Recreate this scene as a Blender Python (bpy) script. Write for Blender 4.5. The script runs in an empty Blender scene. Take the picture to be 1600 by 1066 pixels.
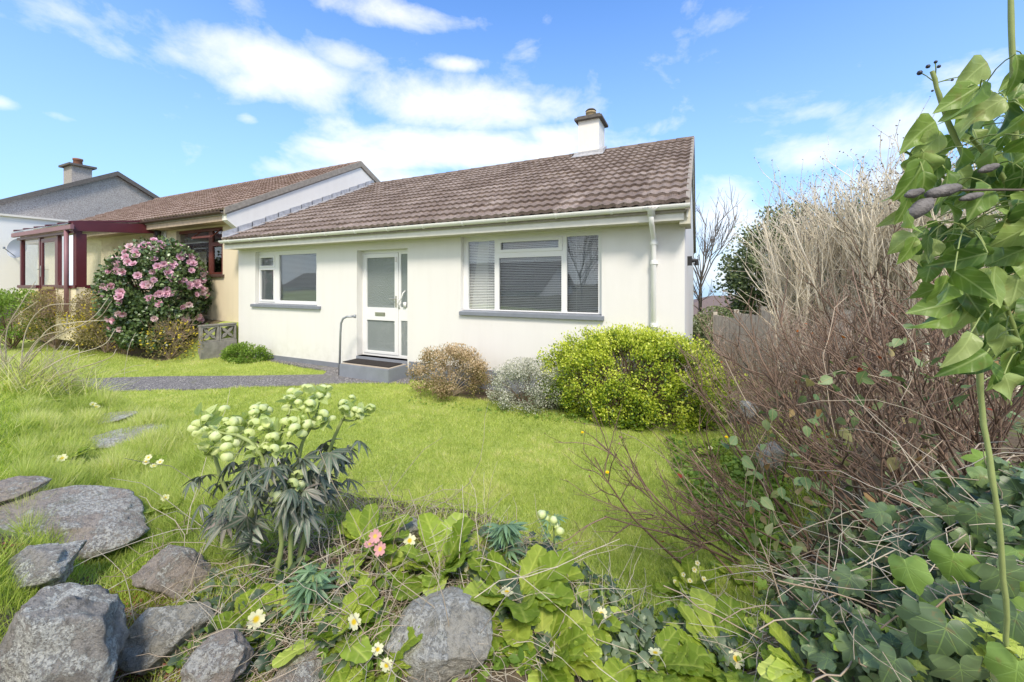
import bpy, bmesh, math, random
import numpy as np
from mathutils import Vector, Matrix, noise as mnoise

random.seed(7); RNG = np.random.default_rng(11)
scene = bpy.context.scene
COL = scene.collection
TH = math.radians(25.5); CT, ST = math.cos(TH), math.sin(TH)
F, HX, HY, EYE = 614.0, 800.0, 443.5, 1.75

# ------------------------------------------------------------------ coordinates
def c2w(s, t, z=0.0):                       # lateral, forward, height -> world
    return (s*CT - t*ST, s*ST + t*CT, z)
def at(px, t, py=None, z=None):             # photo bearing at forward distance t
    x, y, _ = c2w((px-HX)/F*t, t)
    if z is None: z = EYE + (HY-py)*t/F
    return Vector((x, y, z))
def X_at(px, Y):                            # x where the bearing meets a facade plane y=Y
    return -Y*math.tan(TH + math.atan((HX-px)/F))
def Z_at(px, py, Y):
    t = Y*CT - X_at(px, Y)*ST
    return EYE + (HY-py)*t/F
def smooth(x):
    x = np.clip(x, 0, 1); return x*x*(3-2*x)

CP = np.array([-400,-100,60,150,250,400,560,700,800,900,1000,1150,1300,1600,2200], float)
CH = np.array([.9,.85,.62,.5,.5,.58,.62,.6,.55,.5,.45,.42,.5,.6,.6])
CY = np.array([600,600,606,632,680,730,770,800,835,885,945,985,1000,1000,1000], float)
CTT = F*(EYE-CH)/(CY-HY)
CW = np.array([1.5,1.5,1.6,2.0,1.8,.9,.4,.35,.35,.35,.35,.4,.5,.5,.5])
def H(X, Y):
    X = np.asarray(X, float); Y = np.asarray(Y, float)
    s = X*CT + Y*ST; t = -X*ST + Y*CT
    tt = np.maximum(t, .3)
    px = np.clip(HX + F*s/tt, -400, 2200)
    tc = np.interp(px, CP, CTT); hc = np.interp(px, CP, CH); w = np.interp(px, CP, CW)
    bump = .03*np.sin(X*5.1+1.3*np.sin(Y*4))*np.cos(Y*4.3+X) + .02*np.sin(X*11+Y*7)
    h = hc*(1-smooth((t-tc)/w))
    h = h + bump*smooth(h/.3)
    near = smooth((1.3-t)/1.0); h = h + .06*near
    # right-hand planted bank
    rb = .5*smooth((X-.25+.25*np.sin(Y*1.7))/.9)*smooth((9.5-Y)/3)
    h = np.maximum(h, rb + .6*bump*smooth(rb/.2))
    h = h + .55*np.exp(-((X-1.05)**2/.3 + (Y-1.75)**2/.5))
    # neighbour's raised plot
    h = h + .8*smooth((-X-10.27)/.06)*smooth((Y-4.7)/1.2)*smooth((9-np.abs(Y))/.5+1)
    h = h - .9*smooth((Y-6.8)/4)*smooth((X+.1)/.6)*smooth((20-Y)/3)
    h = h - 32*smooth((Y-17)/60)
    h = h + .012*np.sin(X*2.3+.5)*np.sin(Y*2.9)
    h = h - .03*smooth((Y-5.2)/.5)*smooth((X+10.2)/.2)*smooth((.1-X)/.2)
    return h
def Hf(x, y): return float(H(x, y))
def hit(px, py):                            # where that bearing first meets the ground
    t = np.linspace(.55, 30, 6000)
    s = (px-HX)/F*t
    X = s*CT - t*ST; Y = s*ST + t*CT
    z = EYE + (HY-py)/F*t
    k = np.argmax(z <= H(X, Y))
    return Vector((X[k], Y[k], Hf(X[k], Y[k]))), float(t[k])

def hits(pp):
    pp = np.asarray(pp, float); t = np.geomspace(.55, 30, 1600); out = np.zeros((len(pp), 3))
    for i in range(0, len(pp), 500):
        q = pp[i:i+500]; s = (q[:, :1]-HX)/F*t; X = s*CT - t*ST; Y = s*ST + t*CT
        z = EYE + (HY-q[:, 1:2])/F*t; k = np.argmax(z <= H(X, Y), 1); j = np.arange(len(q))
        tt = t[k]*(1+RNG.uniform(-.001, .001, len(q))); sx = (q[:, 0]-HX)/F*tt
        X, Y = sx*CT-tt*ST, sx*ST+tt*CT; out[i:i+500] = np.stack([X, Y, H(X, Y)], 1)
    return out

# ------------------------------------------------------------------ materials
class G:
    def __init__(s, name):
        s.m = bpy.data.materials.new(name); s.m.use_nodes = True
        s.t = s.m.node_tree; s.t.nodes.clear()
        s.out = s.n('ShaderNodeOutputMaterial')
    def n(s, typ, **k):
        n = s.t.nodes.new(typ)
        for a, v in k.items(): setattr(n, a, v)
        return n
    def l(s, a, b): s.t.links.new(a, b)
    def put(s, sock, v):
        if hasattr(v, 'is_output') or isinstance(v, bpy.types.NodeSocket): s.l(v, sock)
        elif isinstance(v, (tuple, list)) and len(v) == 3 and sock.type == 'RGBA': sock.default_value = (*v, 1)
        else: sock.default_value = v
    def math(s, op, a, b=None, c=None, clamp=False):
        n = s.n('ShaderNodeMath', operation=op, use_clamp=clamp)
        for i, v in enumerate((a, b, c)):
            if v is not None: s.put(n.inputs[i], v)
        return n.outputs[0]
    def mix(s, f, a, b, blend='MIX'):
        n = s.n('ShaderNodeMix', data_type='RGBA', blend_type=blend)
        s.put(n.inputs[0], f); s.put(n.inputs[6], a); s.put(n.inputs[7], b)
        return n.outputs[2]
    def ramp(s, f, stops, interp='LINEAR'):
        n = s.n('ShaderNodeValToRGB'); n.color_ramp.interpolation = interp
        el = n.color_ramp.elements
        while len(el) < len(stops): el.new(.5)
        for e, (p, c) in zip(el, stops):
            e.position = p; e.color = (*c, 1) if len(c) == 3 else c
        s.l(f, n.inputs[0]); return n.outputs[0]
    def step(s, f, a, b): return s.ramp(f, [(a, (0,0,0)), (b, (1,1,1))])
    def obj(s): return s.n('ShaderNodeTexCoord').outputs['Object']
    def pos(s): return s.n('ShaderNodeNewGeometry').outputs['Position']
    def noise(s, scale, detail=4, rough=.55, vec=None, dist=0):
        n = s.n('ShaderNodeTexNoise'); n.inputs['Scale'].default_value = scale
        n.inputs['Detail'].default_value = detail; n.inputs['Roughness'].default_value = rough
        n.inputs['Distortion'].default_value = dist
        s.l(vec if vec is not None else s.pos(), n.inputs['Vector']); return n.outputs[0]
    def vor(s, scale, vec=None, feature='F1', out='Distance'):
        n = s.n('ShaderNodeTexVoronoi', feature=feature); n.inputs['Scale'].default_value = scale
        s.l(vec if vec is not None else s.pos(), n.inputs['Vector']); return n.outputs[out]
    def attr(s, name, out='Fac'): return s.n('ShaderNodeAttribute', attribute_name=name).outputs[out]
    def bump(s, h, strength=.3, dist=.01, normal=None):
        n = s.n('ShaderNodeBump'); n.inputs['Strength'].default_value = strength; n.inputs['Distance'].default_value = dist
        s.l(h, n.inputs['Height'])
        if normal is not None: s.l(normal, n.inputs['Normal'])
        return n.outputs[0]
    def pr(s, col, rough=.6, nrm=None, spec=.5, metal=0.0, out=True, **kw):
        n = s.n('ShaderNodeBsdfPrincipled')
        s.put(n.inputs['Base Color'], col); s.put(n.inputs['Roughness'], rough)
        s.put(n.inputs['Specular IOR Level'], spec); s.put(n.inputs['Metallic'], metal)
        if nrm is not None: s.l(nrm, n.inputs['Normal'])
        if out: s.l(n.outputs[0], s.out.inputs[0])
        return n.outputs[0]

def plain(name, col, rough=.5, spec=.5, metal=0, var=.06, scale=6, bump=0.0, bscale=200):
    g = G(name); f = g.noise(scale, 5)
    c = g.mix(f, tuple(x*(1-var*2) for x in col), tuple(min(1, x*(1+var*2)) for x in col))
    nr = g.bump(g.noise(bscale, 3), bump, .004) if bump else None
    g.pr(c, rough, nr, spec, metal); return g.m

def m_render(name, col, dirt=.12, rough_tex=.35, base_z=.3, stain=(.42,.40,.34)):
    g = G(name); p = g.pos()
    big = g.noise(.9, 6, .6); mid = g.noise(7, 5)
    sx = g.n('ShaderNodeMapping'); sx.inputs['Scale'].default_value = (6, 6, .7); g.l(p, sx.inputs[0])
    streak = g.noise(1.0, 5, .6, sx.outputs[0])
    sep = g.n('ShaderNodeSeparateXYZ'); g.l(p, sep.inputs[0])
    low = g.math('SUBTRACT', base_z+.25, sep.outputs[2]); low = g.math('MULTIPLY', low, 1.7, clamp=True)
    f = g.math('MULTIPLY', g.step(streak, .45, .8), dirt)
    f2 = g.math('MULTIPLY', low, g.math('MULTIPLY', g.step(mid, .35, .75), .45))
    f = g.math('ADD', f, f2, clamp=True)
    c = g.mix(big, tuple(x*.95 for x in col), tuple(min(1, x*1.03) for x in col))
    c = g.mix(f, c, stain)
    h = g.math('ADD', g.noise(90, 3, .7), g.math('MULTIPLY', g.noise(9, 3), .6))
    g.pr(c, .85, g.bump(h, rough_tex, .006), .25); return g.m

def m_tile(name, c1, c2, moss=.5):
    g = G(name); v = g.attr('var')
    c = g.mix(v, c1, c2)
    n1 = g.noise(3.2, 5, .65); n2 = g.noise(38, 4, .7); n3 = g.noise(16, 3, .6)
    c = g.mix(g.math('MULTIPLY', g.step(n3, .4, .7), .45), c, tuple(x*.62 for x in c1))
    c = g.mix(g.math('MULTIPLY', g.math('MULTIPLY', g.step(n2, .54, .62), g.step(n1, .38, .55)), moss), c, (.035,.03,.026))
    c = g.mix(g.math('MULTIPLY', g.step(g.noise(55, 2), .67, .7), .55), c, (.42,.40,.34))
    c = g.mix(g.math('MULTIPLY', g.step(g.noise(1.3, 5), .62, .75), .25), c, (.22,.16,.06))
    g.pr(c, .88, g.bump(g.noise(120, 3), .35, .004), .25); return g.m

def m_leaf(name, cols, rough=.5, trans=.3, spec=.4, vein=None, tr_boost=1.5, spots=0):
    """cols: list of colours over attribute var; vein: None, 'mid', 'primula', 'palm'"""
    g = G(name); v = g.attr('var')
    k = len(cols)-1
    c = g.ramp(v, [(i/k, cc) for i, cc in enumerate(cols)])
    nz = g.noise(60 if vein else 9, 3)
    c = g.mix(g.math('MULTIPLY', nz, .35), c, (0.01, .02, .005), 'MIX') if False else g.mix(.25, c, g.mix(nz, (.25,.25,.25), (1.35,1.35,1.35)), 'MULTIPLY')
    nrm = None
    if vein:
        lc = g.attr('lc', 'Vector'); sp = g.n('ShaderNodeSeparateXYZ'); g.l(lc, sp.inputs[0])
        x, y = sp.outputs[0], sp.outputs[1]
        ax = g.math('ABSOLUTE', x)
        mid = g.math('SUBTRACT', 1.0, g.math('MULTIPLY', ax, 55.0 if vein == 'palm' else 30.0), clamp=True)
        if vein == 'palm':
            best = mid
            for a in (38, 78):
                ca, sa = math.cos(math.radians(a)), math.sin(math.radians(a))
                d = g.math('ABSOLUTE', g.math('SUBTRACT', g.math('MULTIPLY', ax, ca), g.math('MULTIPLY', y, sa)))
                w = g.math('SUBTRACT', 1.0, g.math('MULTIPLY', d, 70.0), clamp=True)
                w = g.math('MULTIPLY', w, g.math('GREATER_THAN', y, -.05))
                best = g.math('MAXIMUM', best, w)
            h = best
            side = g.math('PINGPONG', g.math('ADD', g.math('MULTIPLY', y, 7), g.math('MULTIPLY', ax, -5)), 1.0)
            h2 = g.math('MULTIPLY', g.step(side, .8, 1.0), .35)
            f = g.math('MAXIMUM', best, h2)
        else:
            side = g.math('PINGPONG', g.math('ADD', g.math('MULTIPLY', y, 11 if vein == 'primula' else 8), g.math('MULTIPLY', ax, -9)), 1.0)
            h2 = g.math('MULTIPLY', g.step(side, .7, 1.0), .55 if vein == 'primula' else .3)
            f = g.math('MAXIMUM', mid, h2)
        c = g.mix(g.math('MULTIPLY', f, .3), c, tuple(min(1, q*1.7+.07) for q in cols[-1]))
        nrm = g.bump(f, .6 if vein == 'primula' else .3, -.003 if vein == 'primula' else .002)
    if spots:
        c = g.mix(g.math('MULTIPLY', g.step(g.noise(45, 3), .62, .7), spots), c, (.22,.12,.05))
    a = g.pr(c, rough, nrm, spec, out=False)
    tr = g.n('ShaderNodeBsdfTranslucent'); g.l(g.mix(1.0, c, (tr_boost, tr_boost, tr_boost*.7), 'MULTIPLY'), tr.inputs[0])
    mx = g.n('ShaderNodeMixShader'); mx.inputs[0].default_value = trans
    g.l(a, mx.inputs[1]); g.l(tr.outputs[0], mx.inputs[2]); g.l(mx.outputs[0], g.out.inputs[0])
    return g.m

def m_petal(name, centre, outer, rad=.32, trans=.35):
    g = G(name); lc = g.attr('lc', 'Vector')
    ln = g.n('ShaderNodeVectorMath', operation='LENGTH'); g.l(lc, ln.inputs[0])
    c = g.ramp(ln.outputs['Value'], [(rad*.6, centre), (rad, tuple((a+b)/2 for a, b in zip(centre, outer))), (rad*1.25, outer)])
    c = g.mix(g.attr('var'), c, g.mix(1.0, c, (.82,.82,.78), 'MULTIPLY'))
    a = g.pr(c, .6, None, .3, out=False)
    tr = g.n('ShaderNodeBsdfTranslucent'); g.l(c, tr.inputs[0])
    mx = g.n('ShaderNodeMixShader'); mx.inputs[0].default_value = trans
    g.l(a, mx.inputs[1]); g.l(tr.outputs[0], mx.inputs[2]); g.l(mx.outputs[0], g.out.inputs[0]); return g.m

def m_twig(name, c1, c2, rough=.8):
    g = G(name); c = g.mix(g.attr('var'), c1, c2)
    c = g.mix(g.math('MULTIPLY', g.noise(60, 3), .4), c, tuple(x*.5 for x in c1))
    g.pr(c, rough, None, .25); return g.m

def m_glass(name, refl=.16, tint=(.78,.82,.82), rough=.0, frost=False, bscale=60):
    g = G(name)
    fr = g.n('ShaderNodeFresnel'); fr.inputs[0].default_value = 1.5
    f = g.math('ADD', fr.outputs[0], refl, clamp=True)
    gl = g.n('ShaderNodeBsdfGlossy'); gl.inputs['Roughness'].default_value = rough + .005; gl.inputs[0].default_value = (.95,.97,1,1)
    if frost:
        a = g.n('ShaderNodeBsdfPrincipled'); a.inputs['Base Color'].default_value = (*tint, 1); a.inputs['Roughness'].default_value = .35
        b = g.bump(g.vor(bscale), .9, .01); g.l(b, a.inputs['Normal']); g.l(b, gl.inputs['Normal'])
        gl.inputs['Roughness'].default_value = .12
        base = a.outputs[0]
    else:
        tn = g.n('ShaderNodeBsdfTransparent'); tn.inputs[0].default_value = (*tint, 1); base = tn.outputs[0]
    wob = None
    mx = g.n('ShaderNodeMixShader'); g.l(f, mx.inputs[0]); g.l(base, mx.inputs[1]); g.l(gl.outputs[0], mx.inputs[2])
    g.l(mx.outputs[0], g.out.inputs[0]); return g.m

def m_rock(name, c1, c2, lichen=.5, lscale=9, lcol=(.55,.56,.50), moss=.2):
    g = G(name); o = g.pos()
    w = g.noise(4, 6, .65, dist=.6)
    c = g.mix(w, c1, c2)
    c = g.mix(g.math('MULTIPLY', g.step(g.noise(48, 6, .8), .48, .62), .6), c, tuple(x*.42 for x in c1))
    lm = g.noise(lscale*.7, 9, .78, dist=.3); lm2 = g.noise(lscale*14, 5, .75)
    lf = g.math('MULTIPLY', g.step(lm, .49, .515), g.step(lm2, .40, .50))
    c = g.mix(g.math('MULTIPLY', lf, lichen), c, lcol)
    c = g.mix(g.math('MULTIPLY', g.step(g.noise(6, 6, .7), .6, .68), moss), c, (.12,.14,.03))
    c = g.mix(g.math('MULTIPLY', g.step(g.vor(70), .0, .12), -.0), c, (0,0,0))
    h = g.math('ADD', g.noise(28, 8, .75), g.math('ADD', g.math('MULTIPLY', g.noise(110, 5, .8), .6), g.math('MULTIPLY', lf, .25)))
    g.pr(c, .9, g.bump(h, 1.0, .03), .2); return g.m

M = {}
M['render_white'] = m_render('white_render', (.765,.752,.73), .09, .35, .3)
M['render_cream'] = m_render('cream_render', (.76,.66,.48), .12, .3, .9, (.40,.33,.22))
M['render_gable'] = m_render('pale_gable_render', (.80,.78,.73), .10, .3, 0)
M['plinth'] = plain('grey_plinth_paint', (.20,.215,.25), .7, .3, 0, .12, 5, .4, 60)
M['sill'] = plain('grey_sill_paint', (.21,.23,.27), .6, .3, 0, .1, 8, .2, 80)
M['upvc'] = plain('white_upvc', (.80,.80,.80), .25, .5, 0, .015, 3)
M['gutter_white'] = plain('white_gutter_plastic', (.86,.86,.84), .35, .5, 0, .04, 4)
M['fascia_white'] = plain('white_painted_board', (.74,.72,.66), .55, .4, 0, .07, 9, .15, 60)
M['soffit'] = plain('soffit_board', (.60,.57,.46), .7, .3, 0, .08, 5)
M['tile'] = m_tile('brown_roof_tile', (.20,.152,.125), (.345,.28,.24), .85)
M['tile2'] = m_tile('neighbour_roof_tile', (.24,.165,.13), (.33,.245,.20), .35)
M['tile_far'] = m_tile('far_roof_tile', (.20,.15,.13), (.26,.19,.16), .3)
M['lead'] = plain('lead_flashing', (.42,.42,.43), .55, .5, .2, .25, 12, .3, 40)
M['verge'] = plain('verge_mortar', (.30,.27,.23), .9, .2, 0, .25, 14, .4, 60)
M['slab'] = plain('chimney_slab', (.13,.12,.11), .9, .2, 0, .25, 14, .4, 60)
M['pot'] = plain('buff_chimney_pot', (.42,.33,.20), .85, .2, 0, .2, 14, .3, 60)
M['pot_red'] = plain('red_clay_chimney_pot', (.25,.12,.08), .85, .2, 0, .2, 14, .3, 60)
M['maroon'] = plain('maroon_frame', (.105,.022,.028), .35, .5, 0, .12, 4)
M['maroon_pink'] = plain('faded_maroon_plastic', (.24,.12,.14), .45, .4, 0, .1, 4)
M['brown_wood'] = plain('red_brown_window_wood', (.15,.045,.035), .5, .4, 0, .12, 6)
M['brown_gutter'] = plain('brown_gutter', (.10,.062,.05), .55, .4, 0, .15, 6)
M['beige_board'] = plain('weathered_beige_board', (.46,.36,.27), .75, .3, 0, .2, 9)
M['black_plastic'] = plain('black_plastic', (.02,.02,.02), .45)
M['concrete'] = plain('weathered_concrete', (.27,.255,.235), .92, .2, 0, .28, 9, .6, 50)
M['step'] = plain('grey_step_paint', (.23,.25,.29), .75, .3, 0, .1, 6, .3, 50)
M['stepin'] = plain('worn_step_top', (.42,.36,.29), .85, .3, 0, .1, 6, .3, 50)
M['mat'] = plain('doormat_fibre', (.045,.04,.038), .95, .1, 0, .2, 60, .8, 300)
M['rail'] = plain('grey_rail_metal', (.34,.36,.39), .4, .5, .6, .08, 8)
M['metal'] = plain('satin_metal', (.55,.53,.48), .3, .5, .9, .05, 8)
M['brass'] = plain('brass', (.55,.38,.12), .35, .5, .9, .05, 8)
M['blind'] = plain('blind_slat', (.90,.89,.86), .5, .4, 0, .03, 3)
M['curtain'] = plain('net_curtain', (.72,.70,.66), .9, .2, 0, .05, 6)
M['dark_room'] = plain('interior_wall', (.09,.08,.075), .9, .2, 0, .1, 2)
M['glass'] = m_glass('window_glass', .08, (.90,.93,.93))
M['glass_porch'] = m_glass('porch_glass', .07, (.96,.98,.98))
M['glass_frost'] = m_glass('patterned_glass', .05, (.18,.21,.20), 0, True, 55)
M['glass_frost2'] = m_glass('patterned_glass_fine', .08, (.20,.235,.225), 0, True, 120)
M['fence'] = plain('weathered_fence_board', (.56,.51,.44), .9, .2, 0, .22, 9, .6, 40)
M['dish'] = plain('satellite_dish_grey', (.22,.25,.31), .5, .4, .2, .06, 8)

def m_pebble():
    g = G('pebbledash'); v = g.vor(48, feature='F1', out='Color')
    sp = g.n('ShaderNodeSeparateColor'); g.l(v, sp.inputs[0])
    c = g.ramp(sp.outputs[0], [(0, (.27,.245,.225)), (.5, (.38,.355,.33)), (1, (.52,.49,.46))])
    c = g.mix(g.math('MULTIPLY', g.step(g.noise(.8, 5), .55, .75), .5), c, (.17,.16,.15))
    g.pr(c, .95, g.bump(g.vor(48), .6, .02), .2); return g.m
M['pebble'] = m_pebble()
def m_gravel():
    g = G('tarmac_chippings'); v = g.vor(75, out='Color'); sp = g.n('ShaderNodeSeparateColor'); g.l(v, sp.inputs[0])
    c = g.ramp(sp.outputs[0], [(0, (.085,.08,.085)), (.6, (.19,.185,.19)), (.92, (.33,.31,.30)), (1, (.65,.62,.58))])
    c = g.mix(g.math('MULTIPLY', g.step(g.noise(3, 5, .7), .58, .7), .55), c, (.16,.19,.05))
    g.pr(c, .92, g.bump(g.vor(75), .8, .01), .2); return g.m
M['gravel'] = m_gravel()
def m_ground():
    g = G('turf_and_soil')
    n = g.noise(1.6, 6, .6); n2 = g.noise(45, 5, .7); n3 = g.noise(6, 5)
    grass = g.mix(n, (.33,.42,.09), (.50,.54,.17))
    grass = g.mix(g.math('MULTIPLY', n2, .5), grass, (.18,.26,.03))
    soil = g.mix(n3, (.115,.085,.058), (.24,.19,.13)); soil = g.mix(g.math('MULTIPLY', g.step(n2, .4, .7), .6), soil, (.05,.04,.03))
    soil = g.mix(g.math('MULTIPLY', g.step(n3, .52, .62), .6), soil, (.12,.16,.03))
    f = g.math('ADD', g.attr('var'), g.math('MULTIPLY', g.math('SUBTRACT', n3, .5), .8))
    c = g.mix(g.step(f, .4, .6), grass, soil)
    g.pr(c, .95, g.bump(n2, .8, .02), .15); return g.m
M['ground'] = m_ground()
M['grass'] = m_leaf('lawn_grass_blades', [(.20,.29,.05), (.42,.51,.12), (.56,.63,.19), (.76,.72,.42)], .55, .42, .3)
M['grass_long'] = m_leaf('long_grass_blades', [(.20,.31,.035), (.38,.50,.07), (.54,.63,.13), (.74,.70,.38)], .5, .4, .3)
M['straw'] = m_twig('dry_straw', (.42,.35,.25), (.72,.65,.52))
M['deadstem'] = m_twig('dead_stalks', (.30,.22,.15), (.58,.48,.36))
M['twig_brown'] = m_twig('red_brown_twig', (.13,.085,.06), (.34,.235,.17))
M['twig_fine'] = m_twig('fine_pinkish_twig', (.25,.17,.125), (.50,.39,.30))
M['twig_pale'] = m_twig('pale_tan_stem', (.76,.67,.50), (.95,.89,.74))
M['bark'] = m_twig('grey_bark', (.13,.105,.085), (.25,.21,.18))
M['green_stem'] = m_twig('green_stem', (.22,.30,.09), (.36,.42,.16), .5)
M['leaf_gold'] = m_leaf('golden_green_leaf', [(.045,.10,.02), (.17,.27,.03), (.44,.53,.045), (.68,.73,.11)], .4, .3, .5)
M['leaf_heath'] = m_leaf('grey_heath_leaf', [(.12,.15,.08), (.30,.33,.25), (.52,.53,.44), (.68,.67,.58)], .7, .15, .2)
M['leaf_dry'] = m_leaf('dry_brown_leaf', [(.14,.14,.04), (.30,.22,.12), (.46,.35,.21), (.66,.52,.35)], .8, .2, .2)
M['leaf_fresh'] = m_leaf('fresh_green_leaf', [(.09,.17,.02), (.17,.28,.04), (.28,.40,.08)], .5, .3, .3)
M['leaf_dark'] = m_leaf('dark_evergreen_leaf', [(.05,.085,.03), (.10,.15,.05), (.19,.24,.10), (.28,.32,.16)], .45, .15, .5)
M['leaf_camellia'] = m_leaf('camellia_leaf', [(.04,.075,.025), (.09,.145,.05), (.18,.25,.09)], .3, .1, .6)
M['leaf_yellow'] = m_leaf('yellow_flower_speck', [(.55,.42,.04), (.75,.62,.07)], .6, .3, .2)
M['leaf_olive'] = m_leaf('olive_brown_leaf', [(.10,.10,.03), (.22,.19,.07), (.36,.30,.12)], .6, .2, .2)
M['pink'] = m_petal('pink_camellia_petal', (.76,.42,.48), (.88,.55,.68), .4, .25)
M['pink_pale'] = m_petal('pale_camellia_petal', (.85,.55,.45), (.88,.66,.70), .4, .25)
M['ivy_near'] = m_leaf('glossy_ivy_leaf', [(.05,.11,.02), (.11,.20,.035), (.21,.32,.06), (.36,.44,.16)], .42, .28, .35, 'mid', spots=.3)
M['ivy_ground'] = m_leaf('dark_ivy_leaf', [(.05,.09,.035), (.10,.155,.07), (.17,.24,.11), (.20,.32,.05)], .40, .14, .4, 'palm', spots=.35)
M['ivy_small'] = m_leaf('small_ivy_leaf', [(.04,.075,.035), (.09,.13,.07), (.17,.22,.12)], .4, .15, .5)
M['primula'] = m_leaf('primrose_leaf', [(.25,.37,.045), (.42,.54,.08), (.58,.66,.16)], .5, .3, .35, 'primula')
M['primula_flower'] = m_petal('primrose_petal', (.85,.60,.02), (.88,.86,.55), .34)
M['primula_pink'] = m_petal('pink_primrose_petal', (.85,.62,.10), (.80,.42,.42), .3)
M['hell_leaf'] = m_leaf('hellebore_leaf', [(.04,.065,.042), (.08,.12,.075), (.14,.19,.125), (.26,.20,.17)], .4, .12, .5, 'mid', spots=.25)
M['hell_fresh'] = m_leaf('young_hellebore_leaf', [(.09,.17,.09), (.15,.26,.13), (.22,.34,.16)], .4, .2, .5, 'mid')
M['hell_bract'] = m_leaf('hellebore_bract', [(.30,.40,.10), (.48,.58,.20), (.60,.66,.30)], .5, .35, .3, 'mid')
M['hell_flower'] = m_leaf('hellebore_bell', [(.46,.55,.16), (.68,.75,.36), (.82,.85,.62)], .55, .3, .3)
M['bramble'] = m_leaf('bramble_leaf', [(.08,.15,.05), (.15,.24,.09), (.27,.36,.16), (.34,.20,.08)], .45, .25, .4, 'mid')
M['red_leaf'] = m_leaf('red_dying_leaf', [(.30,.05,.02), (.42,.14,.03)], .5, .3, .3)
M['sedum'] = m_leaf('red_stonecrop', [(.16,.04,.03), (.28,.10,.07)], .5, .1, .3)
M['seedhead'] = plain('grey_seed_head', (.16,.15,.145), .9, .2, 0, .35, 60, .8, 200)
M['berry'] = plain('black_ivy_berry', (.03,.03,.045), .45, .5, 0, .2, 60)
M['dandelion'] = plain('dandelion_yellow', (.85,.60,.01), .7, .2, 0, .1, 300)
M['rock_rough'] = m_rock('grey_granite_lichen', (.36,.335,.30), (.64,.61,.55), .97, 9, (.86,.87,.79), .15)
M['rock_brown'] = m_rock('brown_slab_stone', (.39,.33,.28), (.63,.56,.48), .85, 6, (.72,.72,.65), .35)
M['rock_pale'] = m_rock('pale_green_grey_stone', (.40,.385,.32), (.66,.63,.54), .7, 5, (.74,.75,.69), .3)

# ------------------------------------------------------------------ object helpers
def props(o, label=None, cat=None, group=None, kind=None):
    if label: o['label'] = label
    if cat: o['category'] = cat
    if group: o['group'] = group
    if kind: o['kind'] = kind
    return o
def thing(name, label, cat, loc=(0,0,0), rotz=0, group=None):
    o = bpy.data.objects.new(name, None); COL.objects.link(o)
    o.location = loc; o.rotation_euler = (0,0,rotz); o.empty_display_size = .1
    return props(o, label, cat, group)
def link(name, me, parent=None, worldverts=True):
    o = bpy.data.objects.new(name, me); COL.objects.link(o)
    if parent is not None:
        o.parent = parent
        if worldverts:
            bpy.context.view_layer.update()
            o.matrix_parent_inverse = wm(parent).inverted()
    return o
def wm(o):
    m = Matrix.LocRotScale(o.location, o.rotation_euler, o.scale)
    if o.parent is not None: m = wm(o.parent) @ o.matrix_parent_inverse @ m
    return m
def link(name, me, parent=None, worldverts=True):
    o = bpy.data.objects.new(name, me); COL.objects.link(o)
    if parent is not None:
        o.parent = parent
        if worldverts: o.matrix_parent_inverse = wm(parent).inverted()
    return o

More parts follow.
